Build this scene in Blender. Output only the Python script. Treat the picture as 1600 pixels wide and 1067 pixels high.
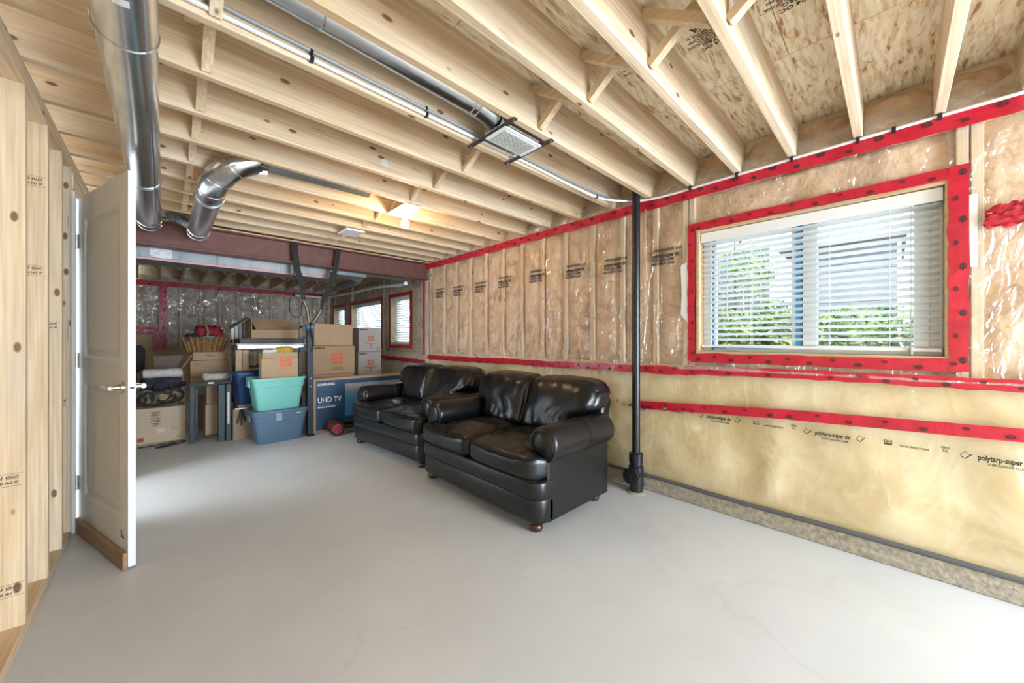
import bpy, bmesh, math, random
from mathutils import Vector, Matrix, noise

for o in list(bpy.data.objects):
    bpy.data.objects.remove(o)
SC = bpy.context.scene
COL = SC.collection
random.seed(7)
PI = math.pi

# ------------------------------------------------------------------ camera
cam = bpy.data.cameras.new('camera')
cam.sensor_width = 36.0
cam.lens = 36.0 * 570.0 / 1600.0
cam.shift_y = -3.5 / 1600.0
cam.clip_start = 0.02
cam.clip_end = 200
camo = bpy.data.objects.new('camera', cam)
COL.objects.link(camo)
camo.location = (0.0, 0.0, 1.18)
camo.rotation_euler = (PI / 2, 0, math.radians(-43.7))
SC.camera = camo

# ------------------------------------------------------------------ world and large lights
w = bpy.data.worlds.new('sky')
SC.world = w
w.use_nodes = True
bgn = w.node_tree.nodes['Background']
bgn.inputs['Color'].default_value = (0.72, 0.86, 1.0, 1)
bgn.inputs['Strength'].default_value = 2.2


def area(name, loc, aim, sx, sy, power, col):
    l = bpy.data.lights.new(name, 'AREA')
    l.shape = 'RECTANGLE'
    l.size = sx
    l.size_y = sy
    l.energy = power
    l.color = col
    o = bpy.data.objects.new(name, l)
    COL.objects.link(o)
    o.location = loc
    d = Vector(aim) - Vector(loc)
    o.rotation_euler = d.to_track_quat('-Z', 'Y').to_euler()
    return o


area('patio_door_offscreen', (2.10, -3.12, 1.15), (1.2, 3.0, 1.1), 1.75, 2.1, 165, (0.70, 0.85, 1.0))
area('hall_doorway_offscreen', (-1.5, 3.92, 1.15), (1.6, 3.6, 0.7), 0.9, 1.9, 22, (0.80, 0.90, 1.0))
sun = bpy.data.lights.new('sun_offscreen', 'SUN')
sun.energy = 3.6
sun.angle = math.radians(0.6)
sun.color = (1.0, 0.96, 0.88)
suno = bpy.data.objects.new('sun_offscreen', sun)
COL.objects.link(suno)
suno.rotation_euler = Vector((0.62, 0.22, -0.75)).to_track_quat('-Z', 'Y').to_euler()

vs = SC.view_settings
vs.view_transform = 'Standard'
vs.look = 'None'
vs.gamma = 1.0
vs.use_curve_mapping = False
vs.exposure = 1.10

# ------------------------------------------------------------------ helpers
_mats = {}


def newmat(name):
    m = bpy.data.materials.new(name)
    m.use_nodes = True
    nt = m.node_tree
    b = nt.nodes['Principled BSDF']
    return m, nt, b


def plain(name, col, rough=0.5, metal=0.0, coat=0.0, bump=None, var=0.0, vscale=6.0, emit=0.0, trans=0.0, spec=None):
    if name in _mats:
        return _mats[name]
    m, nt, b = newmat(name)
    b.inputs['Base Color'].default_value = (*col, 1)
    b.inputs['Roughness'].default_value = rough
    b.inputs['Metallic'].default_value = metal
    b.inputs['Coat Weight'].default_value = coat
    if spec is not None:
        b.inputs['Specular IOR Level'].default_value = spec
    if emit:
        b.inputs['Emission Color'].default_value = (*col, 1)
        b.inputs['Emission Strength'].default_value = emit
    tc = nt.nodes.new('ShaderNodeTexCoord')
    if var:
        n = nt.nodes.new('ShaderNodeTexNoise')
        n.inputs['Scale'].default_value = vscale
        n.inputs['Detail'].default_value = 5
        nt.links.new(tc.outputs['Object'], n.inputs['Vector'])
        r = nt.nodes.new('ShaderNodeValToRGB')
        r.color_ramp.elements[0].position = 0.3
        r.color_ramp.elements[1].position = 0.7
        r.color_ramp.elements[0].color = (*[max(0, c * (1 - var)) for c in col], 1)
        r.color_ramp.elements[1].color = (*[min(1, c * (1 + var)) for c in col], 1)
        nt.links.new(n.outputs['Fac'], r.inputs['Fac'])
        nt.links.new(r.outputs['Color'], b.inputs['Base Color'])
    if bump:
        n2 = nt.nodes.new('ShaderNodeTexNoise')
        n2.inputs['Scale'].default_value = bump[0]
        n2.inputs['Detail'].default_value = 6
        nt.links.new(tc.outputs['Object'], n2.inputs['Vector'])
        bp = nt.nodes.new('ShaderNodeBump')
        bp.inputs['Strength'].default_value = bump[1]
        bp.inputs['Distance'].default_value = bump[2] if len(bump) > 2 else 0.02
        nt.links.new(n2.outputs['Fac'], bp.inputs['Height'])
        nt.links.new(bp.outputs['Normal'], b.inputs['Normal'])
    _mats[name] = m
    return m


def wood(axis, light=(0.83, 0.69, 0.515), dark=(0.67, 0.50, 0.325), name=None, knots=True, rough=0.62):
    key = name or 'pine_' + axis
    if key in _mats:
        return _mats[key]
    m, nt, b = newmat(key)
    N, L = nt.nodes.new, nt.links.new
    tc = N('ShaderNodeTexCoord')
    oi = N('ShaderNodeObjectInfo')
    mul = N('ShaderNodeVectorMath'); mul.operation = 'MULTIPLY_ADD'
    cmb = N('ShaderNodeCombineXYZ')
    for i in range(3):
        L(oi.outputs['Random'], cmb.inputs[i])
    L(cmb.outputs[0], mul.inputs[0])
    mul.inputs[1].default_value = (37.0, 53.0, 71.0)
    L(tc.outputs['Object'], mul.inputs[2])
    ai = 'xyz'.index(axis)

    def mapped(al, ac):
        mp = N('ShaderNodeMapping')
        s = [ac] * 3
        s[ai] = al
        mp.inputs['Scale'].default_value = s
        L(mul.outputs[0], mp.inputs['Vector'])
        return mp
    g = N('ShaderNodeTexNoise')
    g.inputs['Scale'].default_value = 1.0
    g.inputs['Detail'].default_value = 5
    g.inputs['Distortion'].default_value = 1.2
    L(mapped(0.9, 13).outputs[0], g.inputs['Vector'])
    r = N('ShaderNodeValToRGB')
    r.color_ramp.elements[0].position = 0.32
    r.color_ramp.elements[1].position = 0.66
    r.color_ramp.elements[0].color = (*dark, 1)
    r.color_ramp.elements[1].color = (*light, 1)
    L(g.outputs['Fac'], r.inputs['Fac'])
    f = N('ShaderNodeTexNoise')
    f.inputs['Scale'].default_value = 1.0
    f.inputs['Detail'].default_value = 3
    L(mapped(2.2, 95).outputs[0], f.inputs['Vector'])
    mx = N('ShaderNodeMix'); mx.data_type = 'RGBA'; mx.blend_type = 'MULTIPLY'
    mx.inputs['Factor'].default_value = 0.5
    L(r.outputs['Color'], mx.inputs['A'])
    r2 = N('ShaderNodeValToRGB')
    r2.color_ramp.elements[0].position = 0.35
    r2.color_ramp.elements[1].position = 0.62
    r2.color_ramp.elements[0].color = (0.68, 0.58, 0.47, 1)
    r2.color_ramp.elements[1].color = (1, 1, 1, 1)
    L(f.outputs['Fac'], r2.inputs['Fac'])
    L(r2.outputs['Color'], mx.inputs['B'])
    # piece to piece tone
    tr = N('ShaderNodeValToRGB')
    tr.color_ramp.elements[0].color = (0.93, 0.88, 0.80, 1)
    tr.color_ramp.elements[1].color = (1.08, 1.07, 1.06, 1)
    L(oi.outputs['Random'], tr.inputs['Fac'])
    mt = N('ShaderNodeMix'); mt.data_type = 'RGBA'; mt.blend_type = 'MULTIPLY'
    mt.inputs['Factor'].default_value = 1.0
    L(mx.outputs['Result'], mt.inputs['A'])
    L(tr.outputs['Color'], mt.inputs['B'])
    sn = N('ShaderNodeTexNoise'); sn.inputs['Scale'].default_value = 1.0; sn.inputs['Detail'].default_value = 4
    L(mapped(1.7, 7).outputs[0], sn.inputs['Vector'])
    srmp = N('ShaderNodeMapRange'); srmp.inputs['From Min'].default_value = 0.50; srmp.inputs['From Max'].default_value = 0.72
    srmp.inputs['To Max'].default_value = 0.42
    L(sn.outputs['Fac'], srmp.inputs['Value'])
    stn = N('ShaderNodeMix'); stn.data_type = 'RGBA'
    L(srmp.outputs['Result'], stn.inputs['Factor']); L(mt.outputs['Result'], stn.inputs['A'])
    stn.inputs['B'].default_value = (0.50, 0.43, 0.355, 1)
    # fine dark checks along the grain
    ck = N('ShaderNodeTexNoise'); ck.inputs['Scale'].default_value = 1.0; ck.inputs['Detail'].default_value = 2
    L(mapped(3.0, 48).outputs[0], ck.inputs['Vector'])
    ckr = N('ShaderNodeMapRange'); ckr.inputs['From Min'].default_value = 0.70; ckr.inputs['From Max'].default_value = 0.76; ckr.inputs['To Max'].default_value = 0.55
    L(ck.outputs['Fac'], ckr.inputs['Value'])
    ckm = N('ShaderNodeMix'); ckm.data_type = 'RGBA'
    L(ckr.outputs['Result'], ckm.inputs['Factor']); L(stn.outputs['Result'], ckm.inputs['A'])
    ckm.inputs['B'].default_value = (0.33, 0.20, 0.10, 1)
    out = ckm.outputs['Result']
    if knots:
        v = N('ShaderNodeTexVoronoi')
        v.inputs['Scale'].default_value = 1.0
        L(mapped(5.2, 11.0).outputs[0], v.inputs['Vector'])
        kr = N('ShaderNodeValToRGB')
        kr.color_ramp.elements[0].position = 0.09
        kr.color_ramp.elements[1].position = 0.135
        kr.color_ramp.elements[0].color = (1, 1, 1, 1)
        kr.color_ramp.elements[1].color = (0, 0, 0, 1)
        L(v.outputs['Distance'], kr.inputs['Fac'])
        mk = N('ShaderNodeMix'); mk.data_type = 'RGBA'
        L(kr.outputs['Color'], mk.inputs['Factor'])
        L(out, mk.inputs['A'])
        mk.inputs['B'].default_value = (0.21, 0.105, 0.045, 1)
        out = mk.outputs['Result']
    L(out, b.inputs['Base Color'])
    b.inputs['Roughness'].default_value = rough
    bp = N('ShaderNodeBump')
    bp.inputs['Strength'].default_value = 0.18
    bp.inputs['Distance'].default_value = 0.004
    L(f.outputs['Fac'], bp.inputs['Height'])
    L(bp.outputs['Normal'], b.inputs['Normal'])
    _mats[key] = m
    return m


def osb_mat():
    if 'osb' in _mats:
        return _mats['osb']
    m, nt, b = newmat('osb')
    N, L = nt.nodes.new, nt.links.new
    tc = N('ShaderNodeTexCoord')
    oi = N('ShaderNodeObjectInfo')
    cmb = N('ShaderNodeCombineXYZ')
    L(oi.outputs['Random'], cmb.inputs[0]); L(oi.outputs['Random'], cmb.inputs[1])
    mul = N('ShaderNodeVectorMath'); mul.operation = 'MULTIPLY_ADD'
    L(cmb.outputs[0], mul.inputs[0]); mul.inputs[1].default_value = (31, 17, 0)
    L(tc.outputs['Object'], mul.inputs[2])
    wob = N('ShaderNodeTexNoise'); wob.inputs['Scale'].default_value = 4.0
    L(mul.outputs[0], wob.inputs['Vector'])
    wv = N('ShaderNodeVectorMath'); wv.operation = 'MULTIPLY_ADD'
    L(wob.outputs['Color'], wv.inputs[0]); wv.inputs[1].default_value = (0.035, 0.035, 0.035)
    L(mul.outputs[0], wv.inputs[2])
    cols = []
    last = None
    for k, (ang, sc) in enumerate(((0.25, (11, 60, 1)), (1.1, (13, 70, 1)), (-0.5, (15, 85, 1)))):
        mp = N('ShaderNodeMapping')
        mp.inputs['Rotation'].default_value = (0, 0, ang)
        mp.inputs['Scale'].default_value = sc
        L(wv.outputs[0], mp.inputs['Vector'])
        v = N('ShaderNodeTexVoronoi')
        v.inputs['Scale'].default_value = 1.0
        L(mp.outputs[0], v.inputs['Vector'])
        sp = N('ShaderNodeSeparateColor')
        L(v.outputs['Color'], sp.inputs[0])
        if last is None:
            last = sp.outputs[0]
        else:
            ad = N('ShaderNodeMath'); ad.operation = 'ADD'
            L(last, ad.inputs[0]); L(sp.outputs[0], ad.inputs[1])
            last = ad.outputs[0]
    dv = N('ShaderNodeMath'); dv.operation = 'DIVIDE'
    L(last, dv.inputs[0]); dv.inputs[1].default_value = 3.0
    r = N('ShaderNodeValToRGB')
    e = r.color_ramp.elements
    e[0].position = 0.12; e[0].color = (0.40, 0.23, 0.10, 1)
    e[1].position = 0.78; e[1].color = (0.94, 0.86, 0.69, 1)
    a = e.new(0.25); a.color = (0.68, 0.51, 0.30, 1)
    a = e.new(0.5); a.color = (0.85, 0.73, 0.52, 1)
    L(dv.outputs[0], r.inputs['Fac'])
    L(r.outputs['Color'], b.inputs['Base Color'])
    b.inputs['Roughness'].default_value = 0.6
    bp = N('ShaderNodeBump'); bp.inputs['Strength'].default_value = 0.25; bp.inputs['Distance'].default_value = 0.006
    L(dv.outputs[0], bp.inputs['Height']); L(bp.outputs['Normal'], b.inputs['Normal'])
    _mats['osb'] = m
    return m


def fibre_mat(name, c0, c1, c2, scale=7.0, coat=0.0, bump=0.5):
    if name in _mats:
        return _mats[name]
    m, nt, b = newmat(name)
    N, L = nt.nodes.new, nt.links.new
    tc = N('ShaderNodeTexCoord')
    oi = N('ShaderNodeObjectInfo')
    cmb = N('ShaderNodeCombineXYZ')
    for i in range(3):
        L(oi.outputs['Random'], cmb.inputs[i])
    mul = N('ShaderNodeVectorMath'); mul.operation = 'MULTIPLY_ADD'
    L(cmb.outputs[0], mul.inputs[0]); mul.inputs[1].default_value = (13, 29, 41)
    L(tc.outputs['Object'], mul.inputs[2])
    n = N('ShaderNodeTexNoise'); n.inputs['Scale'].default_value = scale; n.inputs['Detail'].default_value = 8
    n.inputs['Roughness'].default_value = 0.62; n.inputs['Distortion'].default_value = 0.9
    L(mul.outputs[0], n.inputs['Vector'])
    r = N('ShaderNodeValToRGB')
    e = r.color_ramp.elements
    e[0].position = 0.28; e[0].color = (*c0, 1)
    e[1].position = 0.74; e[1].color = (*c2, 1)
    a = e.new(0.5); a.color = (*c1, 1)
    L(n.outputs['Fac'], r.inputs['Fac'])
    L(r.outputs['Color'], b.inputs['Base Color'])
    b.inputs['Roughness'].default_value = 0.85
    b.inputs['Coat Weight'].default_value = coat
    b.inputs['Coat Roughness'].default_value = 0.18
    n2 = N('ShaderNodeTexNoise'); n2.inputs['Scale'].default_value = scale * 3.2; n2.inputs['Detail'].default_value = 6
    L(mul.outputs[0], n2.inputs['Vector'])
    bp = N('ShaderNodeBump'); bp.inputs['Strength'].default_value = bump; bp.inputs['Distance'].default_value = 0.02
    L(n2.outputs['Fac'], bp.inputs['Height']); L(bp.outputs['Normal'], b.inputs['Normal'])
    _mats[name] = m
    return m


def film_mat(name, gloss=0.16, milk=0.06, rough=0.13, wr=(5, 5, 5), bump=0.6, tint=(0.97, 0.96, 0.95)):
    """clear polythene: mostly see-through, glossy creases, a little milky"""
    if name in _mats:
        return _mats[name]
    m = bpy.data.materials.new(name)
    m.use_nodes = True
    nt = m.node_tree
    nt.nodes.clear()
    N, L = nt.nodes.new, nt.links.new
    out = N('ShaderNodeOutputMaterial')
    tr = N('ShaderNodeBsdfTransparent'); tr.inputs[0].default_value = (*tint, 1)
    gl = N('ShaderNodeBsdfGlossy'); gl.inputs['Roughness'].default_value = rough
    df = N('ShaderNodeBsdfDiffuse'); df.inputs[0].default_value = (0.92, 0.90, 0.87, 1)
    tc = N('ShaderNodeTexCoord')
    mp = N('ShaderNodeMapping'); mp.inputs['Scale'].default_value = wr
    L(tc.outputs['Object'], mp.inputs['Vector'])
    n = N('ShaderNodeTexNoise'); n.inputs['Scale'].default_value = 1.0; n.inputs['Detail'].default_value = 4
    n.inputs['Distortion'].default_value = 1.6
    L(mp.outputs[0], n.inputs['Vector'])
    # sharp creases where a stretched noise crosses its middle value
    mp2 = N('ShaderNodeMapping'); mp2.inputs['Scale'].default_value = [q * 0.55 for q in wr]
    mp2.inputs['Rotation'].default_value = (0.7, 0.0, 0.0)
    L(tc.outputs['Object'], mp2.inputs['Vector'])
    n2 = N('ShaderNodeTexNoise'); n2.inputs['Scale'].default_value = 1.0; n2.inputs['Detail'].default_value = 3
    n2.inputs['Distortion'].default_value = 2.6
    L(mp2.outputs[0], n2.inputs['Vector'])
    sb = N('ShaderNodeMath'); sb.operation = 'SUBTRACT'; sb.inputs[1].default_value = 0.5
    L(n2.outputs['Fac'], sb.inputs[0])
    ab = N('ShaderNodeMath'); ab.operation = 'ABSOLUTE'; L(sb.outputs[0], ab.inputs[0])
    cr_ = N('ShaderNodeMapRange'); cr_.inputs['From Min'].default_value = 0.0; cr_.inputs['From Max'].default_value = 0.06
    cr_.inputs['To Min'].default_value = 1.0; cr_.inputs['To Max'].default_value = 0.0
    L(ab.outputs[0], cr_.inputs['Value'])
    hs_ = N('ShaderNodeMath'); hs_.operation = 'MULTIPLY_ADD'; hs_.inputs[1].default_value = 0.16
    L(cr_.outputs['Result'], hs_.inputs[0]); L(n.outputs['Fac'], hs_.inputs[2])
    bp = N('ShaderNodeBump'); bp.inputs['Strength'].default_value = bump; bp.inputs['Distance'].default_value = 0.06
    L(hs_.outputs[0], bp.inputs['Height'])
    L(bp.outputs['Normal'], gl.inputs['Normal'])
    m1 = N('ShaderNodeMixShader')
    mk_ = N('ShaderNodeMath'); mk_.operation = 'MULTIPLY_ADD'; mk_.inputs[1].default_value = 0.09 if milk > 0 else 0.0; mk_.inputs[2].default_value = milk
    L(cr_.outputs['Result'], mk_.inputs[0]); L(mk_.outputs[0], m1.inputs[0])
    L(tr.outputs[0], m1.inputs[1]); L(df.outputs[0], m1.inputs[2])
    m2 = N('ShaderNodeMixShader'); m2.inputs[0].default_value = gloss
    L(m1.outputs[0], m2.inputs[1]); L(gl.outputs[0], m2.inputs[2])
    L(m2.outputs[0], out.inputs['Surface'])
    _mats[name] = m
    return m


class MB:
    def __init__(s):
        s.v, s.f, s.sm = [], [], False

    def add(s, vs_, fs):
        k = len(s.v)
        s.v += [Vector(p) for p in vs_]
        s.f += [tuple(i + k for i in f) for f in fs]
        return s

    def box(s, a, b, bev=0.0, M_=None):
        a, b = Vector(a), Vector(b)
        c, h = (a + b) / 2, (b - a) / 2
        h = Vector([abs(x) for x in h])
        bev = min(bev, min(h) * 0.49)
        if bev <= 0:
            vs_ = [c + Vector((sx * h.x, sy * h.y, sz * h.z)) for sx in (-1, 1) for sy in (-1, 1) for sz in (-1, 1)]
            fs = [(0, 1, 3, 2), (4, 6, 7, 5), (0, 4, 5, 1), (2, 3, 7, 6), (0, 2, 6, 4), (1, 5, 7, 3)]
        else:
            vs_, idx = [], {}
            for sx in (-1, 1):
                for sy in (-1, 1):
                    for sz in (-1, 1):
                        for ax in range(3):
                            d = [h.x - bev, h.y - bev, h.z - bev]
                            d[ax] = (h.x, h.y, h.z)[ax]
                            idx[(sx, sy, sz, ax)] = len(vs_)
                            vs_.append(c + Vector((sx * d[0], sy * d[1], sz * d[2])))
            fs = []
            for ax in range(3):
                o1, o2 = [k for k in range(3) if k != ax]
                for sg in (-1, 1):
                    q = []
                    for p, r in ((-1, -1), (1, -1), (1, 1), (-1, 1)):
                        t = [0, 0, 0]; t[ax] = sg; t[o1] = p; t[o2] = r
                        q.append(idx[(*t, ax)])
                    fs.append(tuple(q))
            for ax in range(3):
                o1, o2 = [k for k in range(3) if k != ax]
                for p in (-1, 1):
                    for r in (-1, 1):
                        q = []
                        for sg, fa in ((-1, o1), (1, o1), (1, o2), (-1, o2)):
                            t = [0, 0, 0]; t[ax] = sg; t[o1] = p; t[o2] = r
                            q.append(idx[(*t, fa)])
                        fs.append(tuple(q))
            for sx in (-1, 1):
                for sy in (-1, 1):
                    for sz in (-1, 1):
                        fs.append(tuple(idx[(sx, sy, sz, a_)] for a_ in range(3)))
        if M_ is not None:
            vs_ = [M_ @ p for p in vs_]
        return s.add(vs_, fs)

    def bar(s, p0, p1, wd, th, up=(0, 0, 1), bev=0.0):
        p0, p1 = Vector(p0), Vector(p1)
        d = p1 - p0
        L = d.length
        z = d.normalized()
        x = Vector(up).cross(z)
        if x.length < 1e-4:
            x = Vector((1, 0, 0)).cross(z)
        x.normalize()
        y = z.cross(x)
        M_ = Matrix(((x.x, y.x, z.x, p0.x), (x.y, y.y, z.y, p0.y), (x.z, y.z, z.z, p0.z), (0, 0, 0, 1)))
        return s.box((-wd / 2, -th / 2, 0), (wd / 2, th / 2, L), bev, M_)

    def tube(s, pts, r, seg=8, cap=True, closed=False):
        pts = [Vector(p) for p in pts]
        n = len(pts)
        rs = r if isinstance(r, (list, tuple)) else [r] * n
        vs_, fs = [], []
        prev = None
        for i, p in enumerate(pts):
            if closed:
                d = pts[(i + 1) % n] - pts[i - 1]
            else:
                d = pts[min(i + 1, n - 1)] - pts[max(i - 1, 0)]
            d.normalize()
            if prev is None:
                u = d.orthogonal().normalized()
            else:
                u = prev - d * prev.dot(d)
                u = u.normalized() if u.length > 1e-6 else d.orthogonal().normalized()
            prev = u
            w_ = d.cross(u)
            for k in range(seg):
                a = 2 * PI * k / seg
                vs_.append(p + (u * math.cos(a) + w_ * math.sin(a)) * rs[i])
        for i in range(n if closed else n - 1):
            j = (i + 1) % n
            for k in range(seg):
                k2 = (k + 1) % seg
                fs.append((i * seg + k, i * seg + k2, j * seg + k2, j * seg + k))
        if cap and not closed:
            fs.append(tuple(reversed(range(seg))))
            fs.append(tuple(range((n - 1) * seg, n * seg)))
        return s.add(vs_, fs)

    def cyl(s, p0, p1, r, seg=20):
        return s.tube([p0, p1], r, seg)

    def lathe(s, prof, c=(0, 0, 0), seg=24, sx=1.0, sy=1.0, M_=None, cap=True):
        vs_, fs = [], []
        n = len(prof)
        for (r, z) in prof:
            for k in range(seg):
                a = 2 * PI * k / seg
                p = Vector((r * math.cos(a) * sx, r * math.sin(a) * sy, z))
                p = (M_ @ p) if M_ is not None else p + Vector(c)
                vs_.append(p)
        for i in range(n - 1):
            for k in range(seg):
                k2 = (k + 1) % seg
                fs.append((i * seg + k, i * seg + k2, (i + 1) * seg + k2, (i + 1) * seg + k))
        if cap:
            fs.append(tuple(reversed(range(seg))))
            fs.append(tuple(range((n - 1) * seg, n * seg)))
        return s.add(vs_, fs)

    def prism(s, poly, z0, z1, M_=None, inset=0.0):
        """poly in xy, extruded in z; inset rounds the top and bottom rims"""
        n = len(poly)
        cx = sum(p[0] for p in poly) / n
        cy = sum(p[1] for p in poly) / n

        def ring(z, k):
            out = []
            for i, (x, y) in enumerate(poly):
                px, py = poly[i - 1]; qx, qy = poly[(i + 1) % n]
                t = Vector((qx - px, qy - py, 0))
                if t.length < 1e-9:
                    t = Vector((1, 0, 0))
                t.normalize()
                nn = Vector((-t.y, t.x, 0))
                out.append(Vector((x, y, z)) + nn * k)
            return out
        rings = [ring(z0, 0), ring(z1, 0)] if inset == 0 else \
            [ring(z0, inset), ring(z0 + inset * 0.3, inset * 0.3), ring(z0 + inset, 0), ring(z1 - inset, 0), ring(z1 - inset * 0.3, inset * 0.3), ring(z1, inset)]
        vs_ = [p for r in rings for p in r]
        if M_ is not None:
            vs_ = [M_ @ p for p in vs_]
        fs = []
        for k in range(len(rings) - 1):
            for i in range(n):
                j = (i + 1) % n
                fs.append((k * n + i, k * n + j, (k + 1) * n + j, (k + 1) * n + i))
        fs.append(tuple(reversed(range(n))))
        fs.append(tuple(range((len(rings) - 1) * n, len(rings) * n)))
        return s.add(vs_, fs)

    def grid(s, nu, nv, fn):
        vs_ = [fn(i / nu, j / nv) for j in range(nv + 1) for i in range(nu + 1)]
        fs = [(j * (nu + 1) + i, j * (nu + 1) + i + 1, (j + 1) * (nu + 1) + i + 1, (j + 1) * (nu + 1) + i) for j in range(nv) for i in range(nu)]
        return s.add(vs_, fs)

    def mesh(s, name, mat, smooth=False, off=None, ang=None):
        me = bpy.data.meshes.new(name)
        vs_ = s.v if off is None else [p - off for p in s.v]
        me.from_pydata([tuple(p) for p in vs_], [], s.f)
        bm = bmesh.new(); bm.from_mesh(me)
        bmesh.ops.recalc_face_normals(bm, faces=bm.faces)
        bm.to_mesh(me); bm.free()
        me.materials.append(mat)
        if smooth:
            me.polygons.foreach_set('use_smooth', [True] * len(me.polygons))
            if ang:
                me.set_sharp_from_angle(angle=math.radians(ang))
        me.update()
        return me

    def build(s, name, mat, parent=None, smooth=False, at=None, local=False, ang=40, **tags):
        """verts in world coordinates (or the parent's own when local); origin at `at`"""
        wl = Vector((0, 0, 0))
        q = parent
        while q is not None and not local:
            wl += q.location
            q = q.parent
        at = Vector(at) if at is not None else (wl if not local else Vector((0, 0, 0)))
        me = s.mesh(name, mat, smooth, at, ang)
        o = bpy.data.objects.new(name, me)
        COL.objects.link(o)
        o.parent = parent
        o.location = at - wl if not local else at
        for k, v_ in tags.items():
            o[k] = v_
        return o


def thing(name, label, category, loc=(0, 0, 0), rz=0.0, group=None):
    o = bpy.data.objects.new(name, None)
    o.empty_display_size = 0.1
    COL.objects.link(o)
    o.location = loc
    o.rotation_euler = (0, 0, rz)
    o['label'] = label
    o['category'] = category
    if group:
        o['group'] = group
    return o


def struct(name, loc=(0, 0, 0)):
    o = bpy.data.objects.new(name, None)
    o.empty_display_size = 0.1
    COL.objects.link(o)
    o.location = loc
    o['kind'] = 'structure'
    return o


def inst(name, me, loc, parent, rot=(0, 0, 0)):
    o = bpy.data.objects.new(name, me)
    COL.objects.link(o)
    o.parent = parent
    wl = Vector((0, 0, 0)); q = parent
    while q is not None:
        wl += q.location; q = q.parent
    o.location = Vector(loc) - wl
    o.rotation_euler = rot
    return o


_txt = {}


def lettering(body, size, origin, right, up, mat, parent, name='lettering', local=False, bold=0.0, align='CENTER', depth=0.0006, shear=0.0, sx=1.0):
    """flat printed letters as a thin mesh"""
    cu = bpy.data.curves.new('t', 'FONT')
    cu.body = body
    cu.size = size
    cu.align_x = align
    cu.align_y = 'CENTER'
    cu.extrude = depth / 2
    cu.offset = bold
    cu.shear = shear
    cu.resolution_u = 2
    cu.space_line = 0.95
    to = bpy.data.objects.new('t', cu)
    COL.objects.link(to)
    dg = bpy.context.evaluated_depsgraph_get()
    me = bpy.data.meshes.new_from_object(to.evaluated_get(dg))
    bpy.data.objects.remove(to)
    r, u = Vector(right).normalized(), Vector(up).normalized()
    n = r.cross(u)
    o3 = Vector(origin)
    mb = MB()
    mb.v = [o3 + r * (v.co.x * sx) + u * v.co.y + n * v.co.z for v in me.vertices]
    mb.f = [tuple(p.vertices) for p in me.polygons]
    bpy.data.meshes.remove(me)
    return mb.build(name, mat, parent, local=local)


def fbm(p, f=1.0, o=3):
    return noise.fractal(Vector(p) * f, 1.0, 2.0, o)


# ------------------------------------------------------------------ materials
PX, PY, PZ = wood('x'), wood('y'), wood('z')
INK = plain('black_ink', (0.02, 0.018, 0.016), 0.7)
FAINT = plain('faded_ink', (0.10, 0.07, 0.05), 0.8)
GALV = plain('galvanised_steel', (0.62, 0.65, 0.68), 0.24, 1.0, bump=(3.0, 0.12, 0.03), var=0.12, vscale=5)
GALVD = plain('dull_galvanised_steel', (0.25, 0.27, 0.28), 0.5, 0.6, bump=(9.0, 0.1), var=0.15)
WHITE = plain('white_paint', (0.80, 0.80, 0.79), 0.35)
VINYL = plain('white_vinyl', (0.86, 0.88, 0.88), 0.3)
BLACKP = plain('black_plastic', (0.012, 0.012, 0.013), 0.3)
RUBBER = plain('black_rubber', (0.015, 0.015, 0.015), 0.6)
WEB = plain('black_webbing', (0.012, 0.012, 0.014), 0.75, bump=(160, 0.3, 0.003))
NICKEL = plain('satin_nickel', (0.62, 0.58, 0.52), 0.25, 1.0)
CARD = plain('cardboard', (0.46, 0.31, 0.185), 0.75, var=0.08, vscale=3, bump=(40, 0.08))
CARDL = plain('pale_cardboard', (0.55, 0.42, 0.29), 0.75, var=0.06, vscale=3)
CARDD = plain('dark_cardboard', (0.30, 0.205, 0.135), 0.75, var=0.1, vscale=3)
CARDW = plain('white_faced_cardboard', (0.52, 0.48, 0.44), 0.7, var=0.05, vscale=3)
ORANGE = plain('orange_print', (0.78, 0.13, 0.03), 0.6)
OSB = osb_mat()
TAPE = plain('red_sheathing_tape', (0.50, 0.008, 0.030), 0.3, coat=0.15, bump=(26, 0.35, 0.008), var=0.18, vscale=9)
BATT = fibre_mat('tan_fibreglass', (0.42, 0.25, 0.145), (0.69, 0.475, 0.30), (0.80, 0.60, 0.42))
BATTF = fibre_mat('grey_fibreglass', (0.34, 0.23, 0.15), (0.68, 0.54, 0.41), (0.84, 0.74, 0.62))
BLANKET = fibre_mat('yellow_fibreglass_blanket', (0.60, 0.44, 0.19), (0.74, 0.60, 0.335), (0.82, 0.71, 0.47), scale=3.2, bump=0.2)
FILM = film_mat('polythene_film', wr=(3, 4.6, 2.2), gloss=0.08, milk=0.03, bump=1.15)
FILMF = film_mat('far_polythene_film', wr=(5, 5, 3), gloss=0.12, milk=0.06, bump=0.9)
FILML = film_mat('blanket_polythene_film', wr=(2, 5, 2.2), gloss=0.05, milk=0.05, bump=0.5)
FILMM = film_mat('milky_polythene_film', wr=(6, 6, 6), gloss=0.12, milk=0.20, bump=0.8)
GLASS = film_mat('window_glass', gloss=0.06, milk=0.0, rough=0.02, wr=(1, 1, 1), bump=0.0, tint=(0.95, 0.98, 0.97))


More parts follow.
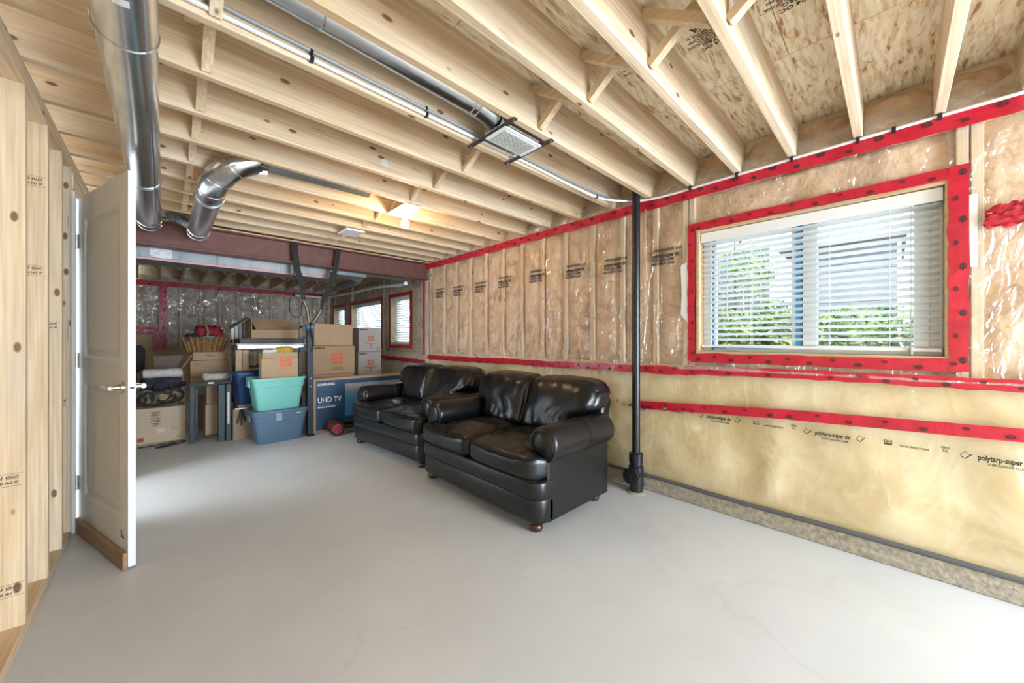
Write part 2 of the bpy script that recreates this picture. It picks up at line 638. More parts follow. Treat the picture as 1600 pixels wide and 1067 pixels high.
def concrete_mat():
    m, nt, b = newmat('painted_concrete')
    N, L = nt.nodes.new, nt.links.new
    tc = N('ShaderNodeTexCoord')
    n = N('ShaderNodeTexNoise'); n.inputs['Scale'].default_value = 1.3; n.inputs['Detail'].default_value = 7
    n.inputs['Roughness'].default_value = 0.6
    L(tc.outputs['Object'], n.inputs['Vector'])
    r = N('ShaderNodeValToRGB')
    r.color_ramp.elements[0].position = 0.3; r.color_ramp.elements[0].color = (0.54, 0.548, 0.555, 1)
    r.color_ramp.elements[1].position = 0.7; r.color_ramp.elements[1].color = (0.62, 0.628, 0.635, 1)
    L(n.outputs['Fac'], r.inputs['Fac'])
    # hairline cracks
    wob = N('ShaderNodeTexNoise'); wob.inputs['Scale'].default_value = 3.0; wob.inputs['Detail'].default_value = 5
    L(tc.outputs['Object'], wob.inputs['Vector'])
    wv = N('ShaderNodeVectorMath'); wv.operation = 'MULTIPLY_ADD'
    L(wob.outputs['Color'], wv.inputs[0]); wv.inputs[1].default_value = (0.5, 0.5, 0)
    L(tc.outputs['Object'], wv.inputs[2])
    v = N('ShaderNodeTexVoronoi'); v.feature = 'DISTANCE_TO_EDGE'; v.inputs['Scale'].default_value = 0.42
    L(wv.outputs[0], v.inputs['Vector'])
    cr = N('ShaderNodeValToRGB')
    cr.color_ramp.elements[0].position = 0.0; cr.color_ramp.elements[0].color = (1, 1, 1, 1)
    cr.color_ramp.elements[1].position = 0.0035; cr.color_ramp.elements[1].color = (0, 0, 0, 1)
    L(v.outputs['Distance'], cr.inputs['Fac'])
    n3 = N('ShaderNodeTexNoise'); n3.inputs['Scale'].default_value = 0.9
    L(tc.outputs['Object'], n3.inputs['Vector'])
    gt = N('ShaderNodeMath'); gt.operation = 'MULTIPLY'
    L(cr.outputs['Color'], gt.inputs[0]); L(n3.outputs['Fac'], gt.inputs[1])
    g2 = N('ShaderNodeMath'); g2.operation = 'MULTIPLY'; g2.inputs[1].default_value = 0.22
    L(gt.outputs[0], g2.inputs[0])
    mx = N('ShaderNodeMix'); mx.data_type = 'RGBA'
    L(g2.outputs[0], mx.inputs['Factor']); L(r.outputs['Color'], mx.inputs['A'])
    mx.inputs['B'].default_value = (0.34, 0.30, 0.26, 1)
    # worn scuffs
    n4 = N('ShaderNodeTexNoise'); n4.inputs['Scale'].default_value = 9; n4.inputs['Detail'].default_value = 8; n4.inputs['Roughness'].default_value = 0.75
    L(tc.outputs['Object'], n4.inputs['Vector'])
    r4 = N('ShaderNodeValToRGB')
    r4.color_ramp.elements[0].position = 0.62; r4.color_ramp.elements[0].color = (0, 0, 0, 1)
    r4.color_ramp.elements[1].position = 0.82; r4.color_ramp.elements[1].color = (0.5, 0.5, 0.5, 1)
    L(n4.outputs['Fac'], r4.inputs['Fac'])
    mx2 = N('ShaderNodeMix'); mx2.data_type = 'RGBA'
    L(r4.outputs['Color'], mx2.inputs['Factor']); L(mx.outputs['Result'], mx2.inputs['A'])
    mx2.inputs['B'].default_value = (0.70, 0.69, 0.675, 1)
    L(mx2.outputs['Result'], b.inputs['Base Color'])
    b.inputs['Roughness'].default_value = 0.42
    b.inputs['Specular IOR Level'].default_value = 0.35
    bp = N('ShaderNodeBump'); bp.inputs['Strength'].default_value = 0.12; bp.inputs['Distance'].default_value = 0.02
    L(n.outputs['Fac'], bp.inputs['Height']); L(bp.outputs['Normal'], b.inputs['Normal'])
    return m


CONC = concrete_mat()
RAWCONC = plain('raw_concrete', (0.36, 0.31, 0.24), 0.9, bump=(60, 0.5, 0.01), var=0.3, vscale=35)
DRYW = plain('grey_panel', (0.45, 0.44, 0.42), 0.8)

# ------------------------------------------------------------------ setting: floor
ZJ, ZO = 2.28, 2.515            # underside of joists, underside of subfloor
XW = 2.76                        # face of the near right wall
XF = 2.90                        # face of the far right wall (beyond the beam)
YF = 9.35                        # far wall
XL = -0.40                       # face of the left stud wall

MB().box((-4.0, -3.2, -0.12), (3.3, 9.8, 0.0)).build('floor', CONC, kind='structure')

# ------------------------------------------------------------------ ceiling: subfloor panels, joists, cross bridging
ceiling = MB().box((-4.0, -3.2, ZO + 0.019), (3.2, 9.8, ZO + 0.05)).build('ceiling', OSB, at=(0, 0, ZO + 0.019), kind='structure')
xs = [-2.76, -1.54, -0.32, 0.90, 2.12, 3.0]
for i in range(len(xs) - 1):
    y = -3.0 + (0.9 if i % 2 else 0)
    edges = [-3.0]
    while y < 9.6:
        if y > -3.0:
            edges.append(y)
        y += 2.44
    edges.append(9.6)
    for a, b_ in zip(edges[:-1], edges[1:]):
        cx, cy = (xs[i] + xs[i + 1]) / 2, (a + b_) / 2
        MB().box((xs[i] + 0.0015, a + 0.0015, ZO), (xs[i + 1] - 0.0015, b_ - 0.0015, ZO + 0.018)).build('osb_panel', OSB, ceiling, at=(cx, cy, ZO))

JY = [-1.62, -1.33, -1.04, -0.72, -0.41, -0.155, 0.135, 0.425, 0.715, 1.01, 1.32, 1.645, 2.0, 2.36, 2.71, 3.06, 3.38, 3.68, 3.97, 4.26, 4.52]
jm = MB().box((-2.1, -0.019, 0), (2.1, 0.019, ZO - ZJ), 0.002).mesh('joist', PX)
for y in JY:
    inst('joist', jm, (0.76, y, ZJ), ceiling)
for rowx in (0.08, 1.40):
    for k in range(len(JY) - 1):
        a, b_ = JY[k] + 0.02, JY[k + 1] - 0.02
        if rowx > 1 and abs(JY[k] - 1.32) < 0.01:
            continue
        for dx, z0, z1 in ((0.0, ZJ + 0.025, ZO - 0.03), (0.05, ZO - 0.03, ZJ + 0.025)):
            p0, p1 = (rowx + dx, a, z0), (rowx + dx, b_, z1)
            mid = (Vector(p0) + Vector(p1)) / 2
            MB().bar(p0, p1, 0.036, 0.036, up=(1, 0, 0), bev=0.001).build('bridging', PY, ceiling, at=mid)
# far room joists run away from the beam
jf = MB().box((-0.019, -2.26, 0), (0.019, 2.26, ZO - ZJ), 0.002).mesh('joist', PY)
for k in range(12):
    inst('joist', jf, (-0.34 + 0.29 * k, 7.09, ZJ), ceiling)
for k in range(11):
    x0 = -0.34 + 0.29 * k
    for z0, z1, dy in ((ZJ + 0.02, ZO - 0.03, 0), (ZO - 0.03, ZJ + 0.02, 0.05)):
        p0, p1 = Vector((x0 + 0.02, 7.9 + dy, z0)), Vector((x0 + 0.27, 7.9 + dy, z1))
        MB().bar(p0, p1, 0.036, 0.036, up=(0, 1, 0)).build('bridging', PX, ceiling, at=(p0 + p1) / 2)
# printed grade marks on the subfloor
RX, RY_ = Vector((0.0, -1.0, 0)), Vector((1, 0, 0))


def osb_stamp(x, y, s=1.0):
    up = Vector((1, 0, 0)); right = Vector((0, 1, 0))
    z = ZO - 0.0008
    lettering('APA', 0.085 * s, (x - 0.13 * s, y, z), right, up, FAINT, ceiling, 'grade_stamp', bold=0.002)
    lettering('RATED STURD-I-FLOOR\n23/32 INCH\nSIZED FOR SPACING\nEXPOSURE 1\nTHICKNESS 0.703 IN.', 0.032 * s, (x, y, z), right, up, FAINT, ceiling, 'grade_stamp', bold=0.0006)
    lettering('24 OC\nT&G', 0.06 * s, (x + 0.13 * s, y, z), right, up, FAINT, ceiling, 'grade_stamp', bold=0.001)
    fr = MB()
    for a0, b0 in (((-0.085, -0.2), (-0.083, 0.2)), ((0.085, -0.2), (0.087, 0.2)), ((-0.085, -0.2), (0.087, -0.197)), ((-0.085, 0.197), (0.087, 0.2))):
        fr.box((x + a0[0] * s, y + a0[1] * s, z), (x + b0[0] * s, y + b0[1] * s, z + 0.0006))
    fr.build('grade_stamp', FAINT, ceiling)


osb_stamp(1.72, 0.57, 0.5)
osb_stamp(1.74, 0.28, 0.5)
osb_stamp(1.66, 0.86, 0.5)
osb_stamp(1.62, 1.17, 0.5)
osb_stamp(0.62, 0.86, 0.6)
osb_stamp(0.70, 0.57, 0.6)

TANB = plain('tan_sheathing', (0.60, 0.48, 0.34), 0.7, var=0.12)
wall_back = struct('wall_back', (1.0, -3.2, 0))
MB().box((-0.5, -3.25, 0), (0.72, -3.2, ZO)).build('panel', TANB, wall_back)
MB().box((2.98, -3.25, 0), (3.1, -3.2, ZO)).build('panel', TANB, wall_back)
MB().box((0.72, -3.25, 2.22), (2.98, -3.2, ZO)).build('panel', TANB, wall_back)

# ------------------------------------------------------------------ left stud wall
wall_left = struct('wall_left', (XL, 2.0, 0))
sm = MB().box((-0.089, -0.019, 0), (0, 0.019, ZJ - 0.114), 0.002).mesh('stud', PZ)
STY = [-2.8, -2.4, -2.0, -1.6, -1.2, -0.8, -0.4, 0.0, 0.40, 0.80, 1.20, 1.61, 2.02, 2.424, 2.815, 3.15, 3.40, 4.42]
for y in STY:
    inst('stud', sm, (XL, y, 0.038), wall_left)
for y0, y1 in ((-3.2, 3.42), (4.38, 9.35)):
    MB().box((XL - 0.089, y0, 0), (XL, y1, 0.038), 0.002).build('bottom_plate', PY, wall_left, at=(XL, (y0 + y1) / 2, 0))
for k in range(2):
    MB().box((XL - 0.089, -3.2, ZJ - 0.038 * (k + 1) + 0.0004), (XL, 9.35, ZJ - 0.038 * k - 0.0004), 0.002).build('top_plate', PY, wall_left, at=(XL, 3 + k, ZJ))
MB().box((XL - 0.105, -3.2, 0), (XL - 0.09, 3.44, ZJ)).build('backing_board', OSB, wall_left)
MB().box((XL - 0.089, 4.44, 0.038), (XL - 0.0, 9.35, ZJ - 0.076)).build('far_panel', DRYW, wall_left)
MB().box((XL - 0.089, 3.49, 2.10), (XL, 4.36, ZJ - 0.077), 0.002).build('header', PY, wall_left, at=(XL, 3.9, 2.1))


def stud_stamp(y, z):
    ys = y - 0.0196
    for t, dz, s in (('S-P-F  KD-HT', 0.014, 0.017), ('NLGA  No.2  HT', -0.006, 0.013)):
        lettering(t, s, (XL - 0.045, ys, z + dz), (1, 0, 0), (0, 0, 1), FAINT, wall_left, 'lumber_stamp', bold=0.0006, sx=0.62)
    mb = MB()
    for zz in (0.028, -0.02):
        mb.box((XL - 0.085, ys - 0.0004, z + zz), (XL - 0.004, ys, z + zz + 0.0012))
    mb.build('lumber_stamp', FAINT, wall_left)


for a in ((2.424, 0.62), (2.424, 0.185), (2.815, 1.92), (2.815, 1.5), (3.15, 1.25), (3.40, 0.8)):
    stud_stamp(*a)

# door opening trim
frame = struct('trim_1', (XL, 3.9, 0))
MB().box((XL - 0.10, 3.445, 0.0), (XL + 0.012, 3.475, 2.085), 0.002).build('jamb', WHITE, frame)
MB().box((XL - 0.10, 4.335, 0.0), (XL + 0.012, 4.365, 2.085), 0.002).build('jamb', WHITE, frame)
MB().box((XL - 0.10, 3.445, 2.055), (XL + 0.012, 4.365, 2.085), 0.002).build('head', WHITE, frame)
MB().box((XL - 0.055, 3.476, 0.0), (XL - 0.035, 3.488, 2.05), 0.002).build('door_stop', WHITE, frame)

# the open door
DH = Vector((XL + 0.022, 3.470, 0.0)); DE = Vector((-0.131, 2.705, 0.0))
DA = math.atan2(DE.y - DH.y, DE.x - DH.x); DL = (DE - DH).length
door = struct('door_1', DH)
door.rotation_euler = (0, 0, DA)
Z0, Z1 = 0.012, 2.045
pan = [(0.115, 0.245, DL - 0.115, 0.92), (0.115, 1.07, DL - 0.115, 1.90)]
mb = MB()
mb.box((0, 0, Z0), (0.115, 0.030, Z1), 0.001).box((DL - 0.115, 0, Z0), (DL, 0.030, Z1), 0.001)
for a, b_ in ((Z0, 0.245), (0.92, 1.07), (1.90, Z1)):
    mb.box((0.115, 0, a), (DL - 0.115, 0.030, b_))
mb.build('stiles_and_rails', WHITE, door, local=True)
for (x0, z0, x1, z1) in pan:
    p = MB()
    n = 4
    rings = [(0.0, 0.0), (0.012, 0.010), (0.030, 0.012), (0.055, 0.004), (0.07, 0.004)]
    vs_ = []
    for side in (0, 1):
        for ins, dep in rings:
            yy = dep if side == 0 else 0.030 - dep
            vs_ += [(x0 + ins, yy, z0 + ins), (x1 - ins, yy, z0 + ins), (x1 - ins, yy, z1 - ins), (x0 + ins, yy, z1 - ins)]
    fs = []
    for side in (0, 1):
        o_ = side * len(rings) * 4
        for k in range(len(rings) - 1):
            for i in range(4):
                j = (i + 1) % 4
                fs.append((o_ + k * 4 + i, o_ + k * 4 + j, o_ + k * 4 + 4 + j, o_ + k * 4 + 4 + i))
        e_ = o_ + (len(rings) - 1) * 4
        fs.append((e_, e_ + 1, e_ + 2, e_ + 3))
    p.add(vs_, fs)
    p.build('panel', WHITE, door, local=True)
for zz in (0.30, 1.05, 1.78):
    MB().cyl((-0.004, -0.006, zz - 0.045), (-0.004, -0.006, zz + 0.045), 0.006, 10).box((0.0, -0.003, zz - 0.045), (0.035, 0.0, zz + 0.045), 0.0006).build('hinge', NICKEL, door, local=True)
HX, HZ = DL - 0.068, 0.93
hd = MB()
hd.cyl((HX, 0, HZ), (HX, -0.012, HZ), 0.032, 24).cyl((HX, -0.012, HZ), (HX, -0.048, HZ), 0.011, 14)
hd.tube([(HX + 0.008, -0.046, HZ), (HX - 0.03, -0.05, HZ), (HX - 0.075, -0.05, HZ + 0.001), (HX - 0.118, -0.046, HZ + 0.001)], [0.011, 0.0105, 0.010, 0.009], 12)
hd.cyl((HX, 0.030, HZ), (HX, 0.042, HZ), 0.032, 24).cyl((HX, 0.042, HZ), (HX, 0.078, HZ), 0.011, 14)
hd.tube([(HX + 0.008, 0.076, HZ), (HX - 0.03, 0.08, HZ), (HX - 0.118, 0.076, HZ + 0.001)], [0.011, 0.0105, 0.009], 12)
hd.build('door_handle', NICKEL, door, smooth=True, local=True)
MB().box((DL - 0.0005, 0.004, HZ - 0.028), (DL + 0.001, 0.026, HZ + 0.028)).build('latch_plate', NICKEL, door, local=True)
MB().cyl((DL, 0.015, HZ), (DL + 0.0018, 0.015, HZ), 0.009, 14).build('latch_bolt', BLACKP, door, local=True)
MB().box((0.01, -0.018, 0.002), (DL - 0.005, 0.0, 0.088), 0.002).build('bottom_strip', wood('x', (0.42, 0.27, 0.15), (0.30, 0.18, 0.10), 'weathered_wood'), door, local=True)
MB().tube([(DL - 0.085, -0.0012, 0.185), (DL - 0.088, -0.0012, 0.165), (DL - 0.075, -0.0012, 0.152), (DL - 0.05, -0.0012, 0.150)], 0.0022, 5).build('scuff_mark', INK, door, local=True)

# ------------------------------------------------------------------ right wall (near part)
WY0, WY1, WZ0, WZ1 = -0.172, 0.955, 1.095, 1.935     # near window opening
wall_right = struct('wall_right', (XW, 2.0, 0))
YN = 4.68


def wallbox(mb, x0, x1, y0, y1, z0, z1, holes):
    """box wall with rectangular holes (same z range)"""
    if not holes:
        mb.box((x0, y0, z0), (x1, y1, z1)); return
    hz0, hz1 = holes[0][2], holes[0][3]
    mb.box((x0, y0, z0), (x1, y1, hz0)).box((x0, y0, hz1), (x1, y1, z1))
    c = y0
    for h in sorted(holes):
        mb.box((x0, c, hz0), (x1, h[0], hz1)); c = h[1]
    mb.box((x0, c, hz0), (x1, y1, hz1))


mb = MB()
wallbox(mb, XW + 0.145, XW + 0.17, -2.9, YN, 0.95, ZO, [(WY0 - 0.02, WY1 + 0.02, WZ0 - 0.02, WZ1 + 0.02)])
mb.build('sheathing', OSB, wall_right)
MB().box((XW + 0.03, -2.9, 0), (XW + 0.17, YN, 0.95)).build('foundation', RAWCONC, wall_right)
MB().box((XW - 0.025, -2.9, 0), (XW + 0.03, YN, 0.105), 0.006).build('concrete_kerb', RAWCONC, wall_right)
mb = MB()


def strip(u, v):
    y = -2.9 + (YN + 2.9) * u
    return Vector((XW - 0.026 - 0.012 * math.sin(v * PI) + 0.006 * fbm((y, 0, 3.3), 2.0), y, 0.100 + 0.030 * v + 0.008 * fbm((y, 1.2, 0), 1.3)))


mb.grid(120, 3, strip)
mb.build('sill_gasket', plain('grey_foam', (0.10, 0.10, 0.105), 0.6), wall_right, smooth=True)
# framing
ZS0, ZS1 = 0.95, ZJ - 0.076
MB().box((XW + 0.004, -2.9, 0.952), (XW + 0.143, YN, 0.99), 0.001).build('sill_plate', PY, wall_right, at=(XW, 1, 0.95))
for k in range(2):
    MB().box((XW + 0.004, -2.9, ZS1 + 0.038 * k), (XW + 0.143, YN, ZS1 + 0.038 * k + 0.037), 0.001).build('top_plate', PY, wall_right, at=(XW, 1 + k, ZS1))
RST = [-2.6, -2.3, -2.0, -1.7, -1.4, -1.1, -0.8, -0.5, 1.28, 1.565, 1.86, 2.16, 2.455, 2.75, 3.05, 3.35, 3.65, 3.95, 4.25, 4.6]
rsm = MB().box((0, -0.019, 0), (0.138, 0.019, ZS1 - 0.99), 0.002).mesh('stud', PZ)
for y in RST + [WY0 - 0.10, WY0 - 0.055, WY1 + 0.055, WY1 + 0.10]:
    inst('stud', rsm, (XW + 0.004, y, 0.99), wall_right)
MB().box((XW + 0.004, WY0 - 0.035, WZ0 - 0.06), (XW + 0.142, WY1 + 0.035, WZ0 - 0.022), 0.001).build('window_sill_plate', PY, wall_right, at=(XW, 0.4, WZ0))
MB().box((XW + 0.02, WY0 - 0.035, WZ1 + 0.022), (XW + 0.142, WY1 + 0.035, WZ1 + 0.06), 0.001).build('lintel', PY, wall_right, at=(XW, 0.4, WZ1))


def batt(y0, y1, z0, z1, x=XW, mat=BATT, parent=None, ny=8, nz=30, depth=0.03, name='insulation_batt', inward=-1, seed=0.0):
    mb_ = MB()

    def fn(u, v):
        y = y0 + (y1 - y0) * u
        z = z0 + (z1 - z0) * v
        edge = min(1, 5 * min(u, 1 - u)) * min(1, 14 * min(v, 1 - v))
        b_ = fbm((y * 1.0 + seed, z, 7.7), 4.0, 4)
        return Vector((x + depth * (1 - edge) - inward * -0.0 + 0.022 * b_ * edge + 0.012, y, z))
    mb_.grid(ny, nz, fn)
    return mb_.build(name, mat, parent, smooth=True, at=(x, (y0 + y1) / 2, (z0 + z1) / 2), ang=180)


allst = sorted(RST + [WY0 - 0.055, WY1 + 0.055])
for a, b_ in zip(allst[:-1], allst[1:]):
    if a < -0.2 and b_ > 0.9:
        batt(a + 0.02, b_ - 0.02, WZ1 + 0.06, ZS1, parent=wall_right, ny=40, nz=10)
        batt(a + 0.02, b_ - 0.02, 0.99, WZ0 - 0.06, parent=wall_right, ny=40, nz=4)
    elif b_ - a > 0.08:
        batt(a + 0.02, b_ - 0.02, 0.99, ZS1, parent=wall_right)
# blanket over the foundation
mb = MB()


def blanket(u, v):
    y = -2.9 + (YN + 2.9) * u
    z = 0.115 + (0.965 - 0.115) * v
    e = min(1, 7 * v) * min(1, 5 * (1 - v))
    fold = math.sin(y * 13 + 2.2 * fbm((y, z * 0.5, 1.0), 1.2) + z * 1.5)
    b_ = 0.030 * e * (0.5 + 0.5 * fbm((y * 1.0, z * 0.8, 2.0), 2.2, 3)) + 0.013 * e * fold * max(0, 0.9 - v)
    return Vector((XW + 0.012 - b_ - 0.012 * (1 - v), y, z))


mb.grid(260, 30, blanket)
mb.build('insulation_blanket', BLANKET, wall_right, smooth=True, at=(XW, 2, 0.5), ang=180)
# polythene films
mb = MB()


def film(u, v):
    y = -2.9 + (YN + 2.9) * u
    z = 0.945 + (ZS1 + 0.05 - 0.945) * v
    e = min(1, 8 * v) * min(1, 8 * (1 - v))
    return Vector((XW - 0.004 - 0.010 * e * abs(fbm((y, z, 5.0), 3.0, 3)) - 0.010 * max(0, 1 - v * 14), y, z))


NU = 220
mb.grid(NU, 40, film)
# cut the film at the window
keep = []
for f in mb.f:
    c = sum((mb.v[i] for i in f), Vector()) / 4
    if not (WY0 - 0.01 < c.y < WY1 + 0.01 and WZ0 - 0.01 < c.z < WZ1 + 0.01):
        keep.append(f)
mb.f = keep
mb.build('vapour_barrier', FILM, wall_right, smooth=True, at=(XW, 2, 1.5), ang=180)
mb = MB()


def film2(u, v):
    p = blanket(u, 0.03 + 0.95 * v)
    return p + Vector((-0.006 - 0.004 * abs(fbm((p.y, p.z, 9.0), 5.0)), 0, 0))


mb.grid(240, 24, film2)
mb.build('blanket_facing', FILML, wall_right, smooth=True, at=(XW, 2, 0.5), ang=180)
# film ledge between the two
mb = MB()


def ledge(u, v):
    y = 1.1 + (-2.9 - 1.1) * u
    return Vector((XW - 0.012 - 0.03 * math.sin(PI * v) - 0.01 * abs(fbm((y, v, 1), 4.0)), y, 0.955 + 0.045 * v + 0.008 * fbm((y, v, 6), 5.0)))


mb.grid(110, 5, ledge)
mb.build('film_ledge', FILMM, wall_right, smooth=True, at=(XW, 0, 0.97), ang=180)


def tape(path, wd, parent, face, name='red_tape', spacing=0.11, marks=True, seed=1, wob=0.004):
    """strip of tape along a polyline; face = outward normal; printed ovals as a child"""
    rnd = random.Random(seed)
    n = Vector(face).normalized()
    pts = [Vector(p) for p in path]
    fine = []
    for a, b_ in zip(pts[:-1], pts[1:]):
        k = max(1, int((b_ - a).length / 0.06))
        fine += [a.lerp(b_, i / k) for i in range(k)]
    fine.append(pts[-1])
    mb_ = MB()
    vs_, fs = [], []
    for i, p in enumerate(fine):
        t = (fine[min(i + 1, len(fine) - 1)] - fine[max(i - 1, 0)]).normalized()
        s_ = n.cross(t).normalized()
        for q, sg in ((-0.5, 0), (0, 1), (0.5, 0)):
            vs_.append(p + s_ * (wd * q + wob * rnd.uniform(-1, 1)) + n * (0.0015 + 0.003 * rnd.random()))
    for i in range(len(fine) - 1):
        for q in range(2):
            fs.append((i * 3 + q, i * 3 + q + 1, i * 3 + q + 4, i * 3 + q + 3))
    mb_.add(vs_, fs)
    t_ = mb_.build(name, TAPE, parent, smooth=True, at=fine[len(fine) // 2], ang=180)
    if marks:
        mm = MB()
        d = 0.05
        tot = 0
        for a, b_ in zip(pts[:-1], pts[1:]):
            L = (b_ - a).length
            t = (b_ - a).normalized()
            s_ = n.cross(t).normalized()
            x = spacing * 0.5
            k = 0
            while x < L - 0.02:
                c = a + t * x + s_ * (0.14 * wd * (1 if k % 2 else -1.4)) + n * 0.0062
                rr = 0.17 * wd if k % 2 == 0 else 0.13 * wd
                ell = []
                for q in range(14):
                    an = 2 * PI * q / 14
                    ell.append((c + t * (1.45 * rr * math.cos(an)) + s_ * (rr * math.sin(an)), c + t * (1.02 * rr * math.cos(an)) + s_ * (0.66 * rr * math.sin(an))))
                base = [p for e in ell for p in e]
                mm.add(base, [(2 * q, 2 * ((q + 1) % 14), 2 * ((q + 1) % 14) + 1, 2 * q + 1) for q in range(14)])
                for h_ in (-0.3, 0.08):
                    c2 = c + s_ * (h_ * rr)
                    mm.add([c2 - t * rr * 0.9, c2 + t * rr * 0.9, c2 + t * rr * 0.9 + s_ * rr * 0.26, c2 - t * rr * 0.9 + s_ * rr * 0.26], [(0, 1, 2, 3)])
                x += spacing * (0.9 + 0.2 * rnd.random())
                k += 1
        if mm.v:
            mm.build('tape_print', INK, t_)
    return t_


XT = XW - 0.016
tape([(XT, -2.6, 2.225), (XT, 0, 2.228), (XT, 2.0, 2.226), (XT, YN, 2.222)], 0.078, wall_right, (-1, 0, 0), seed=2)
tape([(XT - 0.012, 1.05, 0.955), (XT - 0.022, 0.3, 0.972), (XT - 0.022, -2.6, 0.985)], 0.055, wall_right, (-1, 0, 0), seed=3, wob=0.006)
tape([(XT - 0.012, YN - 0.05, 0.925), (XT - 0.012, 2.6, 0.935), (XT - 0.012, 1.02, 0.95)], 0.058, wall_right, (-1, 0, 0), seed=4, wob=0.006)
tape([(XT - 0.030, 1.375, 0.665), (XT - 0.030, 0.5, 0.725), (XT - 0.034, -0.5, 0.765), (XT - 0.034, -2.4, 0.80)], 0.06, wall_right, (-1, 0, 0), seed=5, spacing=0.13, wob=0.001)
# round the near window
tw = 0.062
tape([(XT, WY1 + 0.055, WZ1 + 0.045), (XT, WY0 - 0.05, WZ1 + 0.045)], tw * 0.9, wall_right, (-1, 0, 0), seed=6)
tape([(XT, WY1 + 0.055, WZ0 - 0.045), (XT, WY0 - 0.05, WZ0 - 0.042)], tw, wall_right, (-1, 0, 0), seed=7)
tape([(XT - 0.001, WY1 + 0.05, WZ0 - 0.07), (XT - 0.001, WY1 + 0.05, WZ1 + 0.07)], tw * 0.8, wall_right, (-1, 0, 0), seed=8)
tape([(XT - 0.001, WY0 - 0.042, WZ0 - 0.07), (XT - 0.001, WY0 - 0.042, WZ1 + 0.075)], tw * 1.05, wall_right, (-1, 0, 0), seed=9)
tape([(XT, WY0 - 0.12, 1.735), (XT - 0.004, WY0 - 0.45, 1.735), (XT, -1.5, 1.74)], 0.07, wall_right, (-1, 0, 0), seed=10, wob=0.008)
# bunched end of that tape
mb = MB()


def bunch(u, v):
    a = (u - 0.5)
    y = WY0 - 0.12 - 0.15 * v - 0.02 * a
    z = 1.74 + a * 0.115 * (0.35 + 0.65 * math.sin(PI * min(1, v * 0.9 + 0.12))) + 0.02 * fbm((u * 5, v * 5, 2), 1.0)
    return Vector((XT - 0.008 - 0.022 * abs(fbm((u * 9, v * 9, 4), 1.0)), y, z))


mb.grid(16, 14, bunch)
mb.build('bunched_tape', TAPE, wall_right, smooth=True, at=(XT, WY0 - 0.2, 1.74), ang=180)
MB().box((XT - 0.002, WY0 - 0.098, 1.52), (XT - 0.001, WY0 - 0.07, 1.86)).build('house_wrap_scrap', plain('white_wrap', (0.8, 0.78, 0.74), 0.6), wall_right)
MB().add([(XT - 0.001, WY1 + 0.075, 1.30), (XT - 0.001, WY1 + 0.125, 1.36), (XT - 0.001, WY1 + 0.118, 1.5), (XT - 0.001, WY1 + 0.125, 1.72), (XT - 0.001, WY1 + 0.075, 1.74)], [(0, 1, 2, 3, 4)]).build('house_wrap_scrap', plain('white_wrap', (0.8, 0.78, 0.74), 0.6), wall_right)
# film printing
for y in (4.30, 3.88, 3.42, 2.99, 2.50, 2.03, 1.62, 1.19, -0.62, -1.2):
    z = 1.815 + 0.012 * math.sin(y * 3)
    lettering('polytarp-super six', 0.046, (XT - 0.004, y, z + 0.006), (0, -1, 0), (0, 0, 1), INK, wall_right, 'film_print', bold=0.0016, sx=0.60)
    lettering('VAPOUR BARRIER  6 mil', 0.032, (XT - 0.004, y - 0.01, z + 0.046), (0, -1, 0), (0, 0, 1), INK, wall_right, 'film_print', bold=0.0008, sx=0.62)
    lettering('CAN/CGSB-51.34-M86\nPARE-VAPEUR  0.15 mm', 0.029, (XT - 0.004, y + 0.02, z - 0.042), (0, -1, 0), (0, 0, 1), INK, wall_right, 'film_print', bold=0.0008, sx=0.6)
XB = XW - 0.052


def blanket_print(y, z):
    sl = Vector((0, -1, 0.0))
    lettering('polytarp-super six', 0.034, (XB, y, z), sl, (0, 0, 1), INK, wall_right, 'facing_print', bold=0.0012, sx=0.60)
    lettering('AS1899-CAN/CGSB-51.34-M86', 0.014, (XB, y - 0.01, z - 0.026), sl, (0, 0, 1), INK, wall_right, 'facing_print', bold=0.0004, sx=0.62)
    for yy in (y + 0.112, y - 0.112):
        c = Vector((XB, yy, z))
        mk = MB()
        mk.tube([c + Vector((0, 0.015, 0.002)), c + Vector((0, 0, 0.019)), c + Vector((0, -0.015, 0.002)), c + Vector((0, 0, -0.015))], 0.0016, 4, closed=True)
        mk.tube([c + Vector((0, 0.013, -0.004)), c + Vector((0, 0.0, -0.014)), c + Vector((0, -0.020, 0.009))], 0.0026, 4)
        mk.build('facing_print', INK, wall_right)
    y2, z2 = y + 0.362, z + 0.010
    MB().box((XB - 0.0004, y2 - 0.014, z2 - 0.012), (XB, y2 + 0.016, z2 + 0.012)).build('facing_print', INK, wall_right)
    lettering('CGI', 0.020, (XB - 0.0012, y2 + 0.001, z2 + 0.002), sl, (0, 0, 1), BLANKET, wall_right, 'facing_print', bold=0.0005, sx=0.75)
    lettering('Guardian Building Products', 0.015, (XB, y + 0.272, z + 0.002), sl, (0, 0, 1), INK, wall_right, 'facing_print', bold=0.0004, sx=0.60)
    lettering('150016\nR12', 0.016, (XB, y + 0.172, z + 0.016), sl, (0, 0, 1), INK, wall_right, 'facing_print', bold=0.0005, sx=0.6)


for k, y in enumerate((1.40, 0.818, 0.238, -0.342, -0.92, -1.5)):
    blanket_print(y, 0.655 - 0.006 * k)
